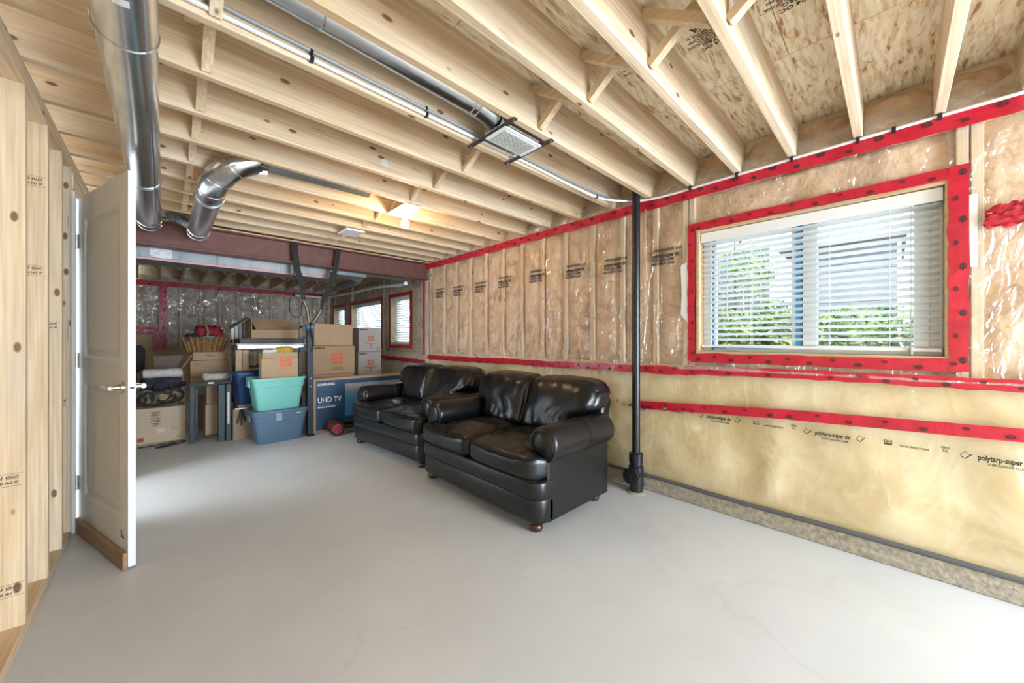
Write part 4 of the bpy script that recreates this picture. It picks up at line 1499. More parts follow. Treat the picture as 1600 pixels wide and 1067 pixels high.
MB().tube([(2.735, 1.345, 2.20), (2.732, 1.34, 1.75), (2.73, 1.32, 1.62), (2.728, 1.25, 1.50), (2.728, 1.22, 1.40), (2.728, 1.19, 1.355)], 0.0016, 5).build('strand', plain('copper_wire', (0.75, 0.45, 0.28), 0.4), tw_)

# ------------------------------------------------------------------ cables
WCAB = plain('white_cable', (0.72, 0.72, 0.70), 0.4)
GCAB = plain('grey_cable', (0.33, 0.34, 0.36), 0.4)


def spline(pts, n=6):
    pts = [Vector(p) for p in pts]
    out = []
    for i in range(len(pts) - 1):
        p0, p1, p2, p3 = pts[max(i - 1, 0)], pts[i], pts[i + 1], pts[min(i + 2, len(pts) - 1)]
        for k in range(n):
            t = k / n
            out.append(0.5 * ((2 * p1) + (-p0 + p2) * t + (2 * p0 - 5 * p1 + 4 * p2 - p3) * t * t + (-p0 + 3 * p1 - 3 * p2 + p3) * t ** 3))
    out.append(pts[-1])
    return out


path = [(-0.9, 1.615, 2.31), (0.2, 1.612, 2.305), (0.9, 1.612, 2.30), (1.6, 1.61, 2.30), (2.15, 1.605, 2.285), (2.45, 1.56, 2.268), (2.66, 1.42, 2.265), (2.735, 1.22, 2.262), (2.738, 0.8, 2.264), (2.736, 0.3, 2.266), (2.737, -0.2, 2.268), (2.74, -0.9, 2.266), (2.74, -1.6, 2.268)]
cw = thing('white_cable', 'white electrical cable stapled along the wall top above the window', 'cable', (1.0, 1.6, 2.3))
MB().tube(spline(path), 0.0085, 8).build('jacket', WCAB, cw, smooth=True)
for q in ((0.43, 1.612, 2.303), (0.95, 1.612, 2.30), (2.4, 1.575, 2.27)):
    MB().box((q[0] - 0.007, q[1] - 0.012, q[2] - 0.011), (q[0] + 0.007, q[1] + 0.013, q[2] + 0.011), 0.002).build('staple', BLACKP, cw)
for y in JY[7:11] + [0.135, -0.155, 0.0]:
    if y < 1.2:
        MB().box((2.724, y - 0.008, 2.250), (2.75, y + 0.008, 2.279), 0.002).build('staple', BLACKP, cw)
cg = thing('grey_cable', 'grey electrical cable running along a joist beside the white cable', 'cable', (1.0, 1.6, 2.33))
MB().tube(spline([(-0.9, 1.615, 2.345), (0.2, 1.614, 2.338), (0.9, 1.614, 2.33), (1.6, 1.612, 2.325), (2.2, 1.608, 2.318), (2.6, 1.60, 2.33), (2.78, 1.58, 2.36)]), 0.0075, 8).build('jacket', GCAB, cg, smooth=True)
for xq in (0.43, 0.95):
    MB().box((xq - 0.006, 1.606, 2.323), (xq + 0.006, 1.625, 2.342), 0.002).build('staple', BLACKP, cg)

# ------------------------------------------------------------------ round ducts
def ribs(pts, r, mat, parent):
    for p, d in pts:
        d = Vector(d).normalized()
        u = d.orthogonal().normalized(); w_ = d.cross(u)
        ring = [Vector(p) + (u * math.cos(2 * PI * k / 28) + w_ * math.sin(2 * PI * k / 28)) * r for k in range(28)]
        MB().tube(ring, 0.0035, 6, closed=True).build('rolled_bead', mat, parent, smooth=True)


d1 = thing('round_duct', 'long galvanised round duct hung under the joists beside the open door', 'duct', (-0.09, 2.0, 2.19))
CX, CZ, R1 = -0.088, 2.195, 0.078
MB().cyl((CX, 0.2, CZ), (CX, 1.72, CZ), R1, 36).build('pipe_section', GALV, d1, smooth=True)
MB().cyl((CX, 1.70, CZ), (CX, 3.25, CZ), R1 - 0.0015, 36).build('pipe_section', GALV, d1, smooth=True)
MB().cyl((CX, 3.22, CZ), (CX, 4.44, CZ), R1, 36).build('pipe_section', GALV, d1, smooth=True)
ribs([((CX, y, CZ), (0, 1, 0)) for y in (1.42, 1.72, 3.25, 4.30, 4.44)], R1, GALV, d1)
MB().bar((CX + 0.05, 0.2, CZ - 0.0605), (CX + 0.05, 4.44, CZ - 0.0605), 0.006, 0.004).build('lock_seam', GALV, d1)
MB().cyl((CX, 4.35, CZ - R1 + 0.004), (CX, 4.35, CZ - R1 - 0.002), 0.010, 12).build('damper_stud', BLACKP, d1)
lb = MB().grid(6, 1, lambda u, v: Vector((CX + (R1 + 0.001) * math.cos(-PI / 2 + 0.25 - 0.45 * u), 1.47 + 0.03 * v, CZ + (R1 + 0.001) * math.sin(-PI / 2 + 0.25 - 0.45 * u))))
lb.build('paper_label', WHITE, d1)
MB().tube([(CX + R1 + 0.004, 1.40, CZ + 0.03), (CX + R1 + 0.016, 1.40, CZ + 0.055), (CX + R1 + 0.016, 1.41, CZ + 0.085)], 0.003, 6).build('hanger_wire', GALV, d1)

d2 = thing('elbow_duct', 'galvanised duct with segmented elbow dropping out of a joist bay', 'duct', (0.25, 3.5, 2.18))
C2, Z2, R2 = 0.235, 2.185, 0.078
yb = 2.885
MB().cyl((C2, 3.28, Z2), (C2, 4.50, Z2), R2, 36).build('pipe_section', GALV, d2, smooth=True)
gore = [Vector((C2, 3.30, Z2)), Vector((C2 + 0.0, 3.12, Z2 + 0.004)), Vector((C2 + 0.025, 2.99, Z2 + 0.035)), Vector((C2 + 0.09, 2.905, Z2 + 0.095)), Vector((C2 + 0.20, yb, Z2 + 0.165))]
gsp = spline(gore, 6)
for k in range(4):
    MB().tube(gsp[max(0, 6 * k - 1):6 * k + 8], R2 + 0.001 + 0.0006 * (k % 2), 32).build('elbow_gore', GALV, d2, smooth=True)
ribs([(gore[0], (0, 1, 0)), (gore[1], (0.05, -1, 0.1)), (gore[2], (0.3, -1, 0.4)), (gore[3], (0.7, -0.6, 0.6)), ((C2, 3.34, Z2), (0, 1, 0)), ((C2, 4.50, Z2), (0, 1, 0)), ((C2, 4.36, Z2), (0, 1, 0))], R2 + 0.002, GALV, d2)
MB().cyl((C2 - 0.01, 3.20, Z2 - R2 + 0.005), (C2 - 0.01, 3.20, Z2 - R2 - 0.005), 0.013, 14).build('damper_stud', BLACKP, d2)
MB().cyl((C2, 4.43, Z2 - R2 + 0.005), (C2, 4.43, Z2 - R2 - 0.003), 0.010, 14).build('damper_stud', BLACKP, d2)
cr = MB()
for k in range(18):
    a = 2 * PI * k / 18
    c0 = Vector((C2 + 0.215, yb + 0.074 * math.cos(a), Z2 + 0.165 + 0.074 * math.sin(a)))
    cr.bar(c0, c0 + Vector((0.05, -0.012 * math.cos(a), -0.012 * math.sin(a))), 0.016, 0.003, up=(1, 0.2, 0.3))
cr.build('crimped_collar', GALV, d2)
MB().cyl((C2 + 0.24, yb, Z2 + 0.175), (1.18, yb, Z2 + 0.185), 0.062, 24).build('branch_pipe', GALVD, d2, smooth=True)
fl = MB()
sp_ = spline([(C2 - 0.05, 4.42, Z2 + 0.03), (C2 - 0.12, 4.44, Z2 + 0.07), (C2 - 0.17, 4.44, Z2 + 0.09), (C2 - 0.20, 4.43, Z2 + 0.075)], 8)
fl.tube(sp_, [0.038 + 0.004 * (i % 2) for i in range(len(sp_))], 14)
fl.build('flexible_collar', GALVD, d2, smooth=False)

d3 = thing('joist_bay_pipe', 'shiny round heating pipe inside the joist bay feeding the white grille', 'duct', (0.7, 1.44, 2.38))
MB().cyl((-0.05, 1.445, 2.392), (1.13, 1.445, 2.365), 0.062, 32).build('pipe_section', GALV, d3, smooth=True)
ribs([((1.10, 1.445, 2.366), (1, 0, 0)), ((1.13, 1.445, 2.365), (1, 0, 0)), ((0.42, 1.445, 2.381), (1, 0, 0))], 0.063, GALV, d3)
MB().tube([(1.13, 1.445, 2.365), (1.19, 1.447, 2.36), (1.25, 1.45, 2.355)], [0.062, 0.064, 0.07], 28).build('boot_neck', GALV, d3, smooth=True)
reg = thing('ceiling_register', 'white louvred ceiling grille held between joists by two dark steel bars', 'vent', (1.4, 1.45, 2.27))
MB().box((1.255, 1.37, 2.283), (1.56, 1.53, 2.43), 0.004).build('boot', GALV, reg)
MB().box((1.262, 1.372, 2.268), (1.545, 1.535, 2.276), 0.002).build('face_plate', VINYL, reg)
for k in range(15):
    x = 1.295 + k * 0.0155
    MB().bar((x, 1.392, 2.263), (x, 1.515, 2.263), 0.003, 0.012, up=(1, 0, 0.5)).build('louvre', VINYL, reg)
DKST = plain('dark_strap_steel', (0.12, 0.11, 0.105), 0.45, 0.8)
for x in (1.262, 1.545):
    MB().box((x - 0.012, 1.292, 2.270), (x + 0.012, 1.675, 2.2785), 0.001).build('hanger_bar', DKST, reg)
    for y in (1.31, 1.655):
        MB().cyl((x, y, 2.270), (x, y, 2.266), 0.005, 8).build('screw_head', GALV, reg)

# rectangular trunk duct behind the beam
rd = thing('trunk_duct', 'long rectangular galvanised trunk duct running behind the steel beam', 'duct', (0.6, 4.95, 1.94))
xs_ = [-0.38, -0.16, 0.12, 0.4, 0.68, 0.96, 1.24, 1.55]
for a, b_ in zip(xs_[:-1], xs_[1:]):
    MB().box((a + 0.001, 4.80, 1.945), (b_ - 0.001, 5.25, 2.16), 0.002).build('duct_section', GALVD, rd)
    MB().box((b_ - 0.005, 4.796, 1.941), (b_ + 0.005, 5.254, 2.164), 0.002).build('drive_cleat', GALVD, rd)
MB().box((-0.38, 4.80, 1.925), (1.5, 4.815, 1.945)).build('pink_trim', plain('pink_tape', (0.55, 0.30, 0.30), 0.5), rd)
MB().box((-0.09, 4.797, 1.95), (0.06, 4.80, 2.155)).build('foil_tape', plain('foil', (0.5, 0.5, 0.52), 0.5, 0.6, bump=(30, 0.6, 0.01)), rd)
br = thing('branch_duct', 'bright metal branch ducts leaving the trunk duct toward the windows', 'duct', (2.0, 5.1, 2.1))
MB().box((1.56, 4.82, 1.99), (1.95, 5.10, 2.13), 0.01).build('plenum', GALVD, br)
MB().tube(spline([(1.9, 4.95, 2.07), (2.2, 4.98, 2.09), (2.5, 5.05, 2.09), (2.62, 5.25, 2.1)], 6), 0.05, 20).build('branch_pipe', GALVD, br, smooth=True)
MB().tube(spline([(1.75, 5.05, 2.05), (2.0, 5.3, 2.06), (2.15, 5.8, 2.08), (2.2, 6.6, 2.09)], 6), 0.06, 20).build('branch_pipe', GALVD, br, smooth=True)
wp = thing('white_pipe', 'white pipe under the joists running past the storage room windows', 'pipe', (2.7, 7, 2.1))
MB().tube(spline([(2.60, 5.0, 2.01), (2.64, 5.12, 2.015), (2.67, 5.4, 2.03), (2.70, 6.3, 2.09), (2.72, 7.6, 2.11), (2.66, 8.9, 2.13), (2.55, 9.1, 2.14), (2.1, 9.12, 2.15)], 8), 0.026, 14).build('tube', VINYL, wp, smooth=True)

# ------------------------------------------------------------------ bulb and junction box
m, nt, b = newmat('lit_bulb')
b.inputs['Base Color'].default_value = (1, 0.9, 0.75, 1)
b.inputs['Emission Color'].default_value = (1.0, 0.72, 0.40, 1)
b.inputs['Emission Strength'].default_value = 165.0

def bare_bulb(label, x, y, mat):
    lt = thing('ceiling_bulb', label, 'light', (x, y, ZJ))
    MB().lathe([(0.058, 0.0), (0.058, -0.008), (0.045, -0.026), (0.024, -0.034), (0.022, -0.05)], (x, y, ZJ - 0.008), 28).build('holder', VINYL, lt, smooth=True)
    MB().box((x - 0.09, y - 0.185, ZJ - 0.008), (x + 0.06, y + 0.185, ZJ - 0.0002), 0.002).build('mounting_block', PY, lt)
    MB().lathe([(0.012, 0.0), (0.014, -0.02), (0.028, -0.05), (0.030, -0.068), (0.024, -0.088), (0.010, -0.099), (0.002, -0.100)], (x, y, ZJ - 0.052), 20).build('bulb', mat, lt, smooth=True)


bare_bulb('lit bare bulb in a round white holder between joists before the beam', 1.49, 2.885, m)
jb = thing('junction_box', 'square white junction box cover fixed between joists past the bulb', 'junction box', (1.39, 3.83, ZJ - 0.02))
MB().box((1.30, 3.71, ZJ - 0.018), (1.48, 3.95, ZJ - 0.001), 0.003).build('cover', VINYL, jb)
MB().cyl((1.35, 3.83, ZJ - 0.018), (1.35, 3.83, ZJ - 0.021), 0.006, 8).build('screw', GALV, jb)
MB().cyl((1.43, 3.83, ZJ - 0.018), (1.43, 3.83, ZJ - 0.021), 0.006, 8).build('screw', GALV, jb)
tg = MB().box((1.045, 2.338, 2.335), (1.085, 2.340, 2.375))
tg.build('paper_tag', WHITE, at=(1.065, 2.339, 2.355), label='small white paper tag stapled to a joist side', category='tag')

# ------------------------------------------------------------------ storage corner
def logo(parent, cx, y, cz, s, back=CARD, small=True):
    """orange square with three slanted lines of letters knocked out"""
    MB().box((cx - s / 2, y - 0.0006, cz - s / 2), (cx + s / 2, y, cz + s / 2)).build('orange_square', ORANGE, parent)
    c_, s_ = math.cos(PI / 4), math.sin(PI / 4)
    r, u = Vector((c_, 0, s_)), Vector((-s_, 0, c_))
    for t, q, k in (('THE', 0.27, 0.30), ('HOME', 0.02, 0.34), ('DEPOT', -0.26, 0.29)):
        lettering(t, s * k, Vector((cx, y - 0.0014, cz)) + u * (q * s), r, u, back, parent, bold=0.0014, sx=0.82 if t != 'DEPOT' else 0.62)


def stencil(b):
    return 1.0


def carton(label, x0, x1, y0, y1, z0, z1, mat=CARD, group=None, rz=0.0, marks=None, seam=True, name='cardboard_box'):
    t = thing(name, label, 'box', ((x0 + x1) / 2, (y0 + y1) / 2, z0), rz, group)
    hx, hy, h = (x1 - x0) / 2, (y1 - y0) / 2, z1 - z0
    MB().box((-hx, -hy, 0.001), (hx, hy, h - 0.001), 0.004).build('body', mat, t, local=True)
    if seam:
        MB().box((-hx + 0.002, -0.024, h - 0.0005), (hx - 0.002, 0.024, h + 0.0008)).build('packing_tape', plain('packing_tape', (0.52, 0.38, 0.24), 0.2), t, local=True)
        MB().box((-hx + 0.004, -hy - 0.0006, h - 0.006), (hx - 0.004, -hy, h - 0.004)).build('flap_edge', mat, t, local=True)
    return t, hx, hy, h


def ltext(t, s, size, x, y, z, mat=INK, align='CENTER', bold=0.0006, sx=1.0):
    lettering(s, size, (x, y, z), (1, 0, 0), (0, 0, 1), mat, t, local=True, bold=bold, align=align, sx=sx)


def print_bars(t, x, y, z, widths, step, mat=INK, hgt=0.006):
    mb_ = MB()
    for k, w_ in enumerate(widths):
        mb_.box((x - w_ / 2, y - 0.0005, z - step * k), (x + w_ / 2, y, z - step * k + hgt))
    mb_.build('fine_print', mat, t, local=True)


def llogo(t, cx, y, cz, s, back):
    MB().box((cx - s / 2, y - 0.0008, cz - s / 2), (cx + s / 2, y, cz + s / 2)).build('orange_square', ORANGE, t, local=True)
    c_ = math.cos(PI / 4)
    r, u = Vector((c_, 0, c_)), Vector((-c_, 0, c_))
    for tx, q, k, sx in (('THE', 0.29, 0.27, 0.8), ('HOME', 0.03, 0.36, 0.85), ('DEPOT', -0.27, 0.30, 0.62)):
        lettering(tx, s * k, Vector((cx, y - 0.0016, cz)) + u * (q * s), r, u, back, t, local=True, bold=0.0016, sx=sx)


# television carton
tv = thing('tv_carton', 'wide blue television carton printed UHD TV leaning behind the sofa', 'box', (1.965, 5.06, 0))
MB().box((-0.62, -0.065, 0.002), (0.62, 0.065, 0.683), 0.004).build('body', CARD, tv, local=True)
NAVY = plain('blue_print', (0.016, 0.060, 0.125), 0.45, var=0.25, vscale=1.6)
MB().box((-0.585, -0.0662, 0.03), (0.60, -0.065, 0.655)).build('printed_face', NAVY, tv, local=True)


def picture_mat():
    m_, nt_, b_ = newmat('ocean_print')
    N, L = nt_.nodes.new, nt_.links.new
    tc = N('ShaderNodeTexCoord')
    sp = N('ShaderNodeSeparateXYZ'); L(tc.outputs['Object'], sp.inputs[0])
    n = N('ShaderNodeTexNoise'); n.inputs['Scale'].default_value = 26; n.inputs['Detail'].default_value = 8; n.inputs['Roughness'].default_value = 0.7
    L(tc.outputs['Object'], n.inputs['Vector'])
    ad = N('ShaderNodeMath'); ad.operation = 'MULTIPLY_ADD'; ad.inputs[1].default_value = 0.12
    L(n.outputs['Fac'], ad.inputs[0]); L(sp.outputs['Z'], ad.inputs[2])
    r = N('ShaderNodeValToRGB')
    e = r.color_ramp.elements
    e[0].position = 0.16; e[0].color = (0.02, 0.045, 0.08, 1)
    e[1].position = 0.72; e[1].color = (0.42, 0.40, 0.36, 1)
    for p_, c_ in ((0.24, (0.05, 0.16, 0.27, 1)), (0.42, (0.05, 0.20, 0.36, 1)), (0.50, (0.08, 0.24, 0.36, 1)), (0.55, (0.20, 0.23, 0.25, 1))):
        k_ = e.new(p_); k_.color = c_
    L(ad.outputs[0], r.inputs['Fac'])
    L(r.outputs['Color'], b_.inputs['Base Color'])
    b_.inputs['Roughness'].default_value = 0.4
    return m_


MB().box((-0.235, -0.0668, 0.17), (0.59, -0.0662, 0.595)).build('printed_screen', picture_mat(), tv, local=True)
PAPER = plain('white_print', (0.75, 0.77, 0.80), 0.5)
ltext(tv, 'SAMSUNG', 0.044, -0.565, -0.0668, 0.605, PAPER, 'LEFT', 0.0016, 1.0)
ltext(tv, 'UHD TV', 0.098, -0.568, -0.0668, 0.405, PAPER, 'LEFT', 0.0012, 0.80)
print_bars(tv, -0.46, -0.0664, 0.312, (0.21,), 0.02, PAPER, 0.012)
MB().box((-0.565, -0.0668, 0.342), (-0.30, -0.0662, 0.344)).build('print_rule', PAPER, tv, local=True)

# moving boxes behind the carton
for z0, z1 in ((0.0, 0.345), (0.345, 0.70)):
    carton('brown moving box on the floor behind the television carton' if z0 == 0 else 'brown moving box second from the floor behind the television carton', 1.44, 1.97, 5.33, 5.72, z0 + 0.001, z1, CARD, group='low boxes behind the television carton')
t, hx, hy, h = carton('brown moving box with orange square logo under the plain carton', 1.432, 1.978, 5.33, 5.70, 0.702, 1.088, CARD)
llogo(t, 0.035, -hy - 0.0004, h * 0.54, 0.145, CARD)
ltext(t, 'PREMIUM', 0.030, -hx + 0.02, -hy - 0.001, h - 0.03, INK, 'LEFT', 0.0012)
print_bars(t, 0.035, -hy - 0.0005, 0.085, (0.12, 0.17), 0.022)
t, hx, hy, h = carton('plain brown carton topping the stack beside the white-faced boxes', 1.455, 1.955, 5.34, 5.70, 1.090, 1.39, CARD)
for k, (z0, z1) in enumerate(((0.001, 0.30), (0.302, 0.60), (0.602, 0.978), (0.980, 1.362))):
    lab = ['pale moving box on the floor in the stack by the middle window', 'pale moving box second from the floor in the stack by the middle window', 'pale moving box with orange logo, second from the top by the middle window', 'pale moving box with orange logo topping the stack by the middle window'][k]
    t, hx, hy, h = carton(lab, 2.215 - (k == 2) * 0.008, 2.58, 5.80, 6.18, z0, z1, CARDW, group='pale boxes low in the window stack' if k < 2 else None)
    if k > 1:
        llogo(t, 0.015, -hy - 0.0004, h * 0.55, 0.085, CARDW)
        ltext(t, 'PREMIUM', 0.030, -hx + 0.012, -hy - 0.001, h - 0.03, INK, 'LEFT', 0.0012)
        print_bars(t, 0.015, -hy - 0.0005, 0.13, (0.18, 0.04, 0.04, 0.04), 0.022)
        ring = [(hx - 0.045 + 0.02 * math.cos(2 * PI * q / 12), -hy - 0.001, 0.045 + 0.02 * math.sin(2 * PI * q / 12)) for q in range(12)]
        MB().tube(ring, 0.003, 4, closed=True).build('recycling_mark', INK, t, local=True)


def bin_(name, label, x, y, z0, w_, d, h, mat, rz=0.0, lid=None, taper=0.82):
    t = thing(name, label, 'bin', (x, y, z0), rz)

    def rr(hx, hy, r, n=5):
        out = []
        for cx, cy, a0 in ((hx - r, hy - r, 0), (-hx + r, hy - r, PI / 2), (-hx + r, -hy + r, PI), (hx - r, -hy + r, 1.5 * PI)):
            for k in range(n + 1):
                a = a0 + PI / 2 * k / n
                out.append((cx + r * math.cos(a), cy + r * math.sin(a)))
        return out
    lv = [(0.0, taper - 0.03), (0.012, taper), (h * 0.70, taper + (1 - taper) * 0.62), (h * 0.71, taper + (1 - taper) * 0.72), (h * 0.93, 0.985), (h * 0.935, 1.02), (h, 1.025), (h, 0.985)]
    inner = [(h * 0.9, 0.96), (0.02, taper - 0.03)]
    vs_, fs = [], []
    n = 24
    for z, k in lv + inner:
        for (px, py) in rr(w_ / 2 * k, d / 2 * k, 0.045):
            vs_.append((px, py, z))
    R_ = len(lv) + len(inner)
    for i in range(R_ - 1):
        for k in range(n):
            k2 = (k + 1) % n
            fs.append((i * n + k, i * n + k2, (i + 1) * n + k2, (i + 1) * n + k))
    fs.append(tuple(range(n))); fs.append(tuple(range((R_ - 1) * n, R_ * n)))
    MB().add(vs_, fs).build('tub', mat, t, smooth=True, local=True, ang=30)
    for sx in (-1, 1):
        MB().box((sx * w_ * 0.50, -d * 0.16, h * 0.72), (sx * w_ * 0.535, d * 0.16, h * 0.95), 0.008).build('handle', mat, t, local=True)
    if lid:
        MB().prism(list(rr(w_ / 2 * 1.04, d / 2 * 1.05, 0.05)), h + 0.001, h + 0.026, inset=0.006).build('lid', lid, t, smooth=True, local=True, ang=40)
    return t


TEAL = plain('mint_plastic', (0.19, 0.53, 0.46), 0.4)
SLATE = plain('slate_blue_plastic', (0.085, 0.145, 0.215), 0.42)
DBLUE = plain('deep_blue_plastic', (0.012, 0.05, 0.16), 0.4)
rzb = math.radians(3)
t = bin_('storage_bin', 'slate blue lidded storage bin on the floor under the mint bin', 0.973, 5.04, 0.0, 0.54, 0.40, 0.345, SLATE, rzb, SLATE)
MB().box((-0.06, -0.205, 0.255), (0.0, -0.203, 0.345)).build('paper_label', plain('clear_label', (0.25, 0.33, 0.42), 0.2), t, local=True)
MB().box((0.14, -0.2065, 0.315), (0.19, -0.205, 0.322)).build('brand_mark', PAPER, t, local=True)
t = bin_('storage_bin', 'open mint green storage bin standing on the slate blue bin', 0.965, 5.04, 0.373, 0.53, 0.37, 0.365, TEAL, rzb, None, 0.80)
t = bin_('storage_bin', 'deep blue storage bin behind the mint green bin', 0.80, 5.52, 0.401, 0.42, 0.36, 0.38, DBLUE, 0.1, None, 0.80)
t2 = carton('plain brown carton supporting the deep blue bin', 0.64, 0.97, 5.36, 5.68, 0.0, 0.40, CARDD)
t, hx, hy, h = carton('brown logo box packed into the open mint green bin', 0.805, 1.175, 4.955, 5.125, 0.76, 1.02, CARD, seam=False)
t.location.z = 0.70
MB().box((-hx, -hy, -0.30), (hx, hy, 0.002), 0.003).build('body', CARD, t, local=True)
llogo(t, 0.055, -hy - 0.0004, 0.22, 0.115, CARD)
print_bars(t, 0.05, -hy - 0.0005, 0.135, (0.10,), 0.02, ORANGE)
MB().box((-hx, -hy, 0.26), (hx, -hy + 0.006, 0.325)).build('flap', CARD, t, local=True)
MB().box((-hx, -hy, 0.26), (-hx + 0.006, hy, 0.325)).build('flap', CARD, t, local=True)
MB().box((hx - 0.006, -hy, 0.26), (hx, hy, 0.325)).build('flap', CARD, t, local=True)


def crumple(name, label, cat, c, h, mat, seed, n=12, amp=0.35, **kw):
    def fn(P, a, b_, c_):
        q = 1 + amp * fbm((a * 1.3 + seed, b_ * 1.3, c_ * 1.3), 1.6, 3)
        return Vector((P.x * q, P.y * q, P.z * q if c_ > -0.9 else P.z))
    mb_ = pillow(h, min(h) * 0.9, n, fn)
    o = mb_.build(name, mat, None, smooth=True, local=True, ang=180)
    o.location = c
    o['label'] = label; o['category'] = cat
    return o


crumple('yellow_cloth', 'bunched yellow cloth lying in the box in the mint bin', 'cloth', (1.05, 5.04, 1.035), (0.09, 0.06, 0.052), plain('yellow_cloth', (0.55, 0.33, 0.03), 0.8, bump=(20, 0.6, 0.02)), 3.1)
crumple('white_wrapping', 'crumpled white wrapping beside the yellow cloth', 'wrapping', (0.90, 5.04, 1.025), (0.07, 0.05, 0.035), plain('white_paper', (0.75, 0.73, 0.70), 0.7, bump=(30, 0.8, 0.02)), 8.3)

# steel table with open carton
tb = thing('work_table', 'long steel-topped work table behind the storage bins', 'table', (1.0, 6.0, 0))
STEEL = plain('brushed_steel', (0.55, 0.57, 0.60), 0.35, 1.0)
MB().box((0.675, 5.72, 1.055), (1.43, 6.35, 1.105), 0.004).build('apron', STEEL, tb)
MB().box((0.665, 5.70, 1.105), (1.44, 6.36, 1.125), 0.003).build('table_top', plain('pale_laminate', (0.66, 0.64, 0.62), 0.4), tb)
for x in (0.70, 1.40):
    for y in (5.80, 6.30):
        MB().box((x - 0.02, y - 0.02, 0.0), (x + 0.02, y + 0.02, 1.055), 0.002).build('leg', DKST, tb)
MB().box((0.70, 5.80, 0.80), (1.38, 6.28, 0.82)).build('shelf', plain('dark_board', (0.06, 0.055, 0.05), 0.6), tb)
dk = thing('dark_tray', 'flat dark tray on the work table under the open carton', 'tray', (1.02, 5.95, 1.126))
MB().box((0.70, 5.74, 1.126), (1.44, 6.28, 1.19), 0.006).build('tray_body', plain('dark_tray', (0.05, 0.042, 0.038), 0.5), dk)
oc = thing('open_carton', 'long open carton with raised flaps on top of the work table', 'box', (1.10, 6.0, 1.191))
W2, D2, H2 = 0.27, 0.22, 0.115
MB().box((-W2 - 0.05, -D2, 0.0), (W2, D2, 0.006)).build('bottom', CARD, oc, local=True)
MB().box((-W2, -D2, 0.006), (W2, -D2 + 0.006, H2)).build('front_panel', CARD, oc, local=True)
MB().box((-W2, D2 - 0.006, 0.006), (W2, D2, H2 + 0.17)).build('back_panel', CARD, oc, local=True)
MB().box((-W2, -D2 + 0.006, 0.006), (-W2 + 0.006, D2 - 0.006, H2 + 0.16)).build('end_panel', CARD, oc, local=True)
MB().box((W2 - 0.006, -D2 + 0.006, 0.006), (W2, D2 - 0.006, H2)).build('end_panel', CARD, oc, local=True)
MB().add([(-W2 + 0.05, -D2 + 0.002, H2), (W2, -D2 + 0.002, H2), (W2 + 0.07, -D2 + 0.16, H2 + 0.10), (-W2, -D2 + 0.16, H2 + 0.17),
          (-W2 + 0.05, -D2 + 0.007, H2), (W2, -D2 + 0.007, H2), (W2 + 0.07, -D2 + 0.165, H2 + 0.10), (-W2, -D2 + 0.165, H2 + 0.17)],
         [(0, 1, 2, 3), (4, 5, 6, 7), (0, 1, 5, 4), (1, 2, 6, 5), (2, 3, 7, 6), (3, 0, 4, 7)]).build('front_flap', CARD, oc, local=True)
MB().add([(-W2, -D2 + 0.02, H2 + 0.16), (-W2, D2 - 0.02, H2 + 0.17), (-W2 - 0.20, D2 - 0.02, H2 + 0.05), (-W2 - 0.22, -D2 + 0.02, H2 - 0.01),
          (-W2, -D2 + 0.02, H2 + 0.166), (-W2, D2 - 0.02, H2 + 0.176), (-W2 - 0.20, D2 - 0.02, H2 + 0.056), (-W2 - 0.22, -D2 + 0.02, H2 - 0.004)],
         [(0, 1, 2, 3), (4, 5, 6, 7), (0, 1, 5, 4), (1, 2, 6, 5), (2, 3, 7, 6), (3, 0, 4, 7)]).build('end_flap', CARD, oc, local=True)
MB().add([(W2, -D2 + 0.02, H2), (W2, D2, H2 + 0.05), (W2 + 0.11, D2 - 0.02, H2 + 0.07), (W2 + 0.10, -D2 + 0.05, H2 + 0.06),
          (W2, -D2 + 0.02, H2 + 0.005), (W2, D2, H2 + 0.055), (W2 + 0.11, D2 - 0.02, H2 + 0.075), (W2 + 0.10, -D2 + 0.05, H2 + 0.065)],
         [(0, 1, 2, 3), (4, 5, 6, 7), (0, 1, 5, 4), (1, 2, 6, 5), (2, 3, 7, 6), (3, 0, 4, 7)]).build('end_flap', CARD, oc, local=True)
wr = thing('wire_rack', 'small white wire rack in a dark frame beside the open carton', 'rack', (0.69, 6.33, 1.126))
fr = MB()
for a, b_ in (((0.67, 6.31, 1.126), (0.685, 6.33, 1.45)), ((0.84, 6.31, 1.126), (0.855, 6.33, 1.45)), ((0.67, 6.31, 1.435), (0.855, 6.33, 1.45))):
    fr.box(a, b_)
fr.build('rack_frame', BLACKP, wr)
MB().box((0.685, 6.325, 1.13), (0.84, 6.33, 1.435)).build('rack_back', plain('pale_panel', (0.7, 0.72, 0.74), 0.5), wr)
for k in range(3):
    MB().cyl((0.715 + 0.045 * k, 6.318, 1.13), (0.715 + 0.045 * k, 6.318, 1.435), 0.004, 6).build('wire', BLACKP, wr)
for k, x in enumerate((0.690, 0.762)):
    o = MB().box((-0.032, -0.019, 0.0), (0.032, 0.019, 1.04), 0.002).build('lumber_offcut', PZ, None, local=True)
    o.location = (x, 5.745, 0.001)
    o['label'] = ('upright pine board at the outer end of the work table', 'upright pine board beside the dark-edged panel at the work table')[k]; o['category'] = 'board'; o['group'] = 'pine boards at the work table'
pf = thing('picture_frame', 'dark-edged pale panel propped under the work table', 'frame', (0.83, 5.74, 0.83))
MB().box((0.805, 5.845, 0.822), (0.905, 5.86, 1.03), 0.002).build('frame_edge', BLACKP, pf)
MB().box((0.817, 5.842, 0.835), (0.893, 5.845, 1.015)).build('panel', CARDW, pf)

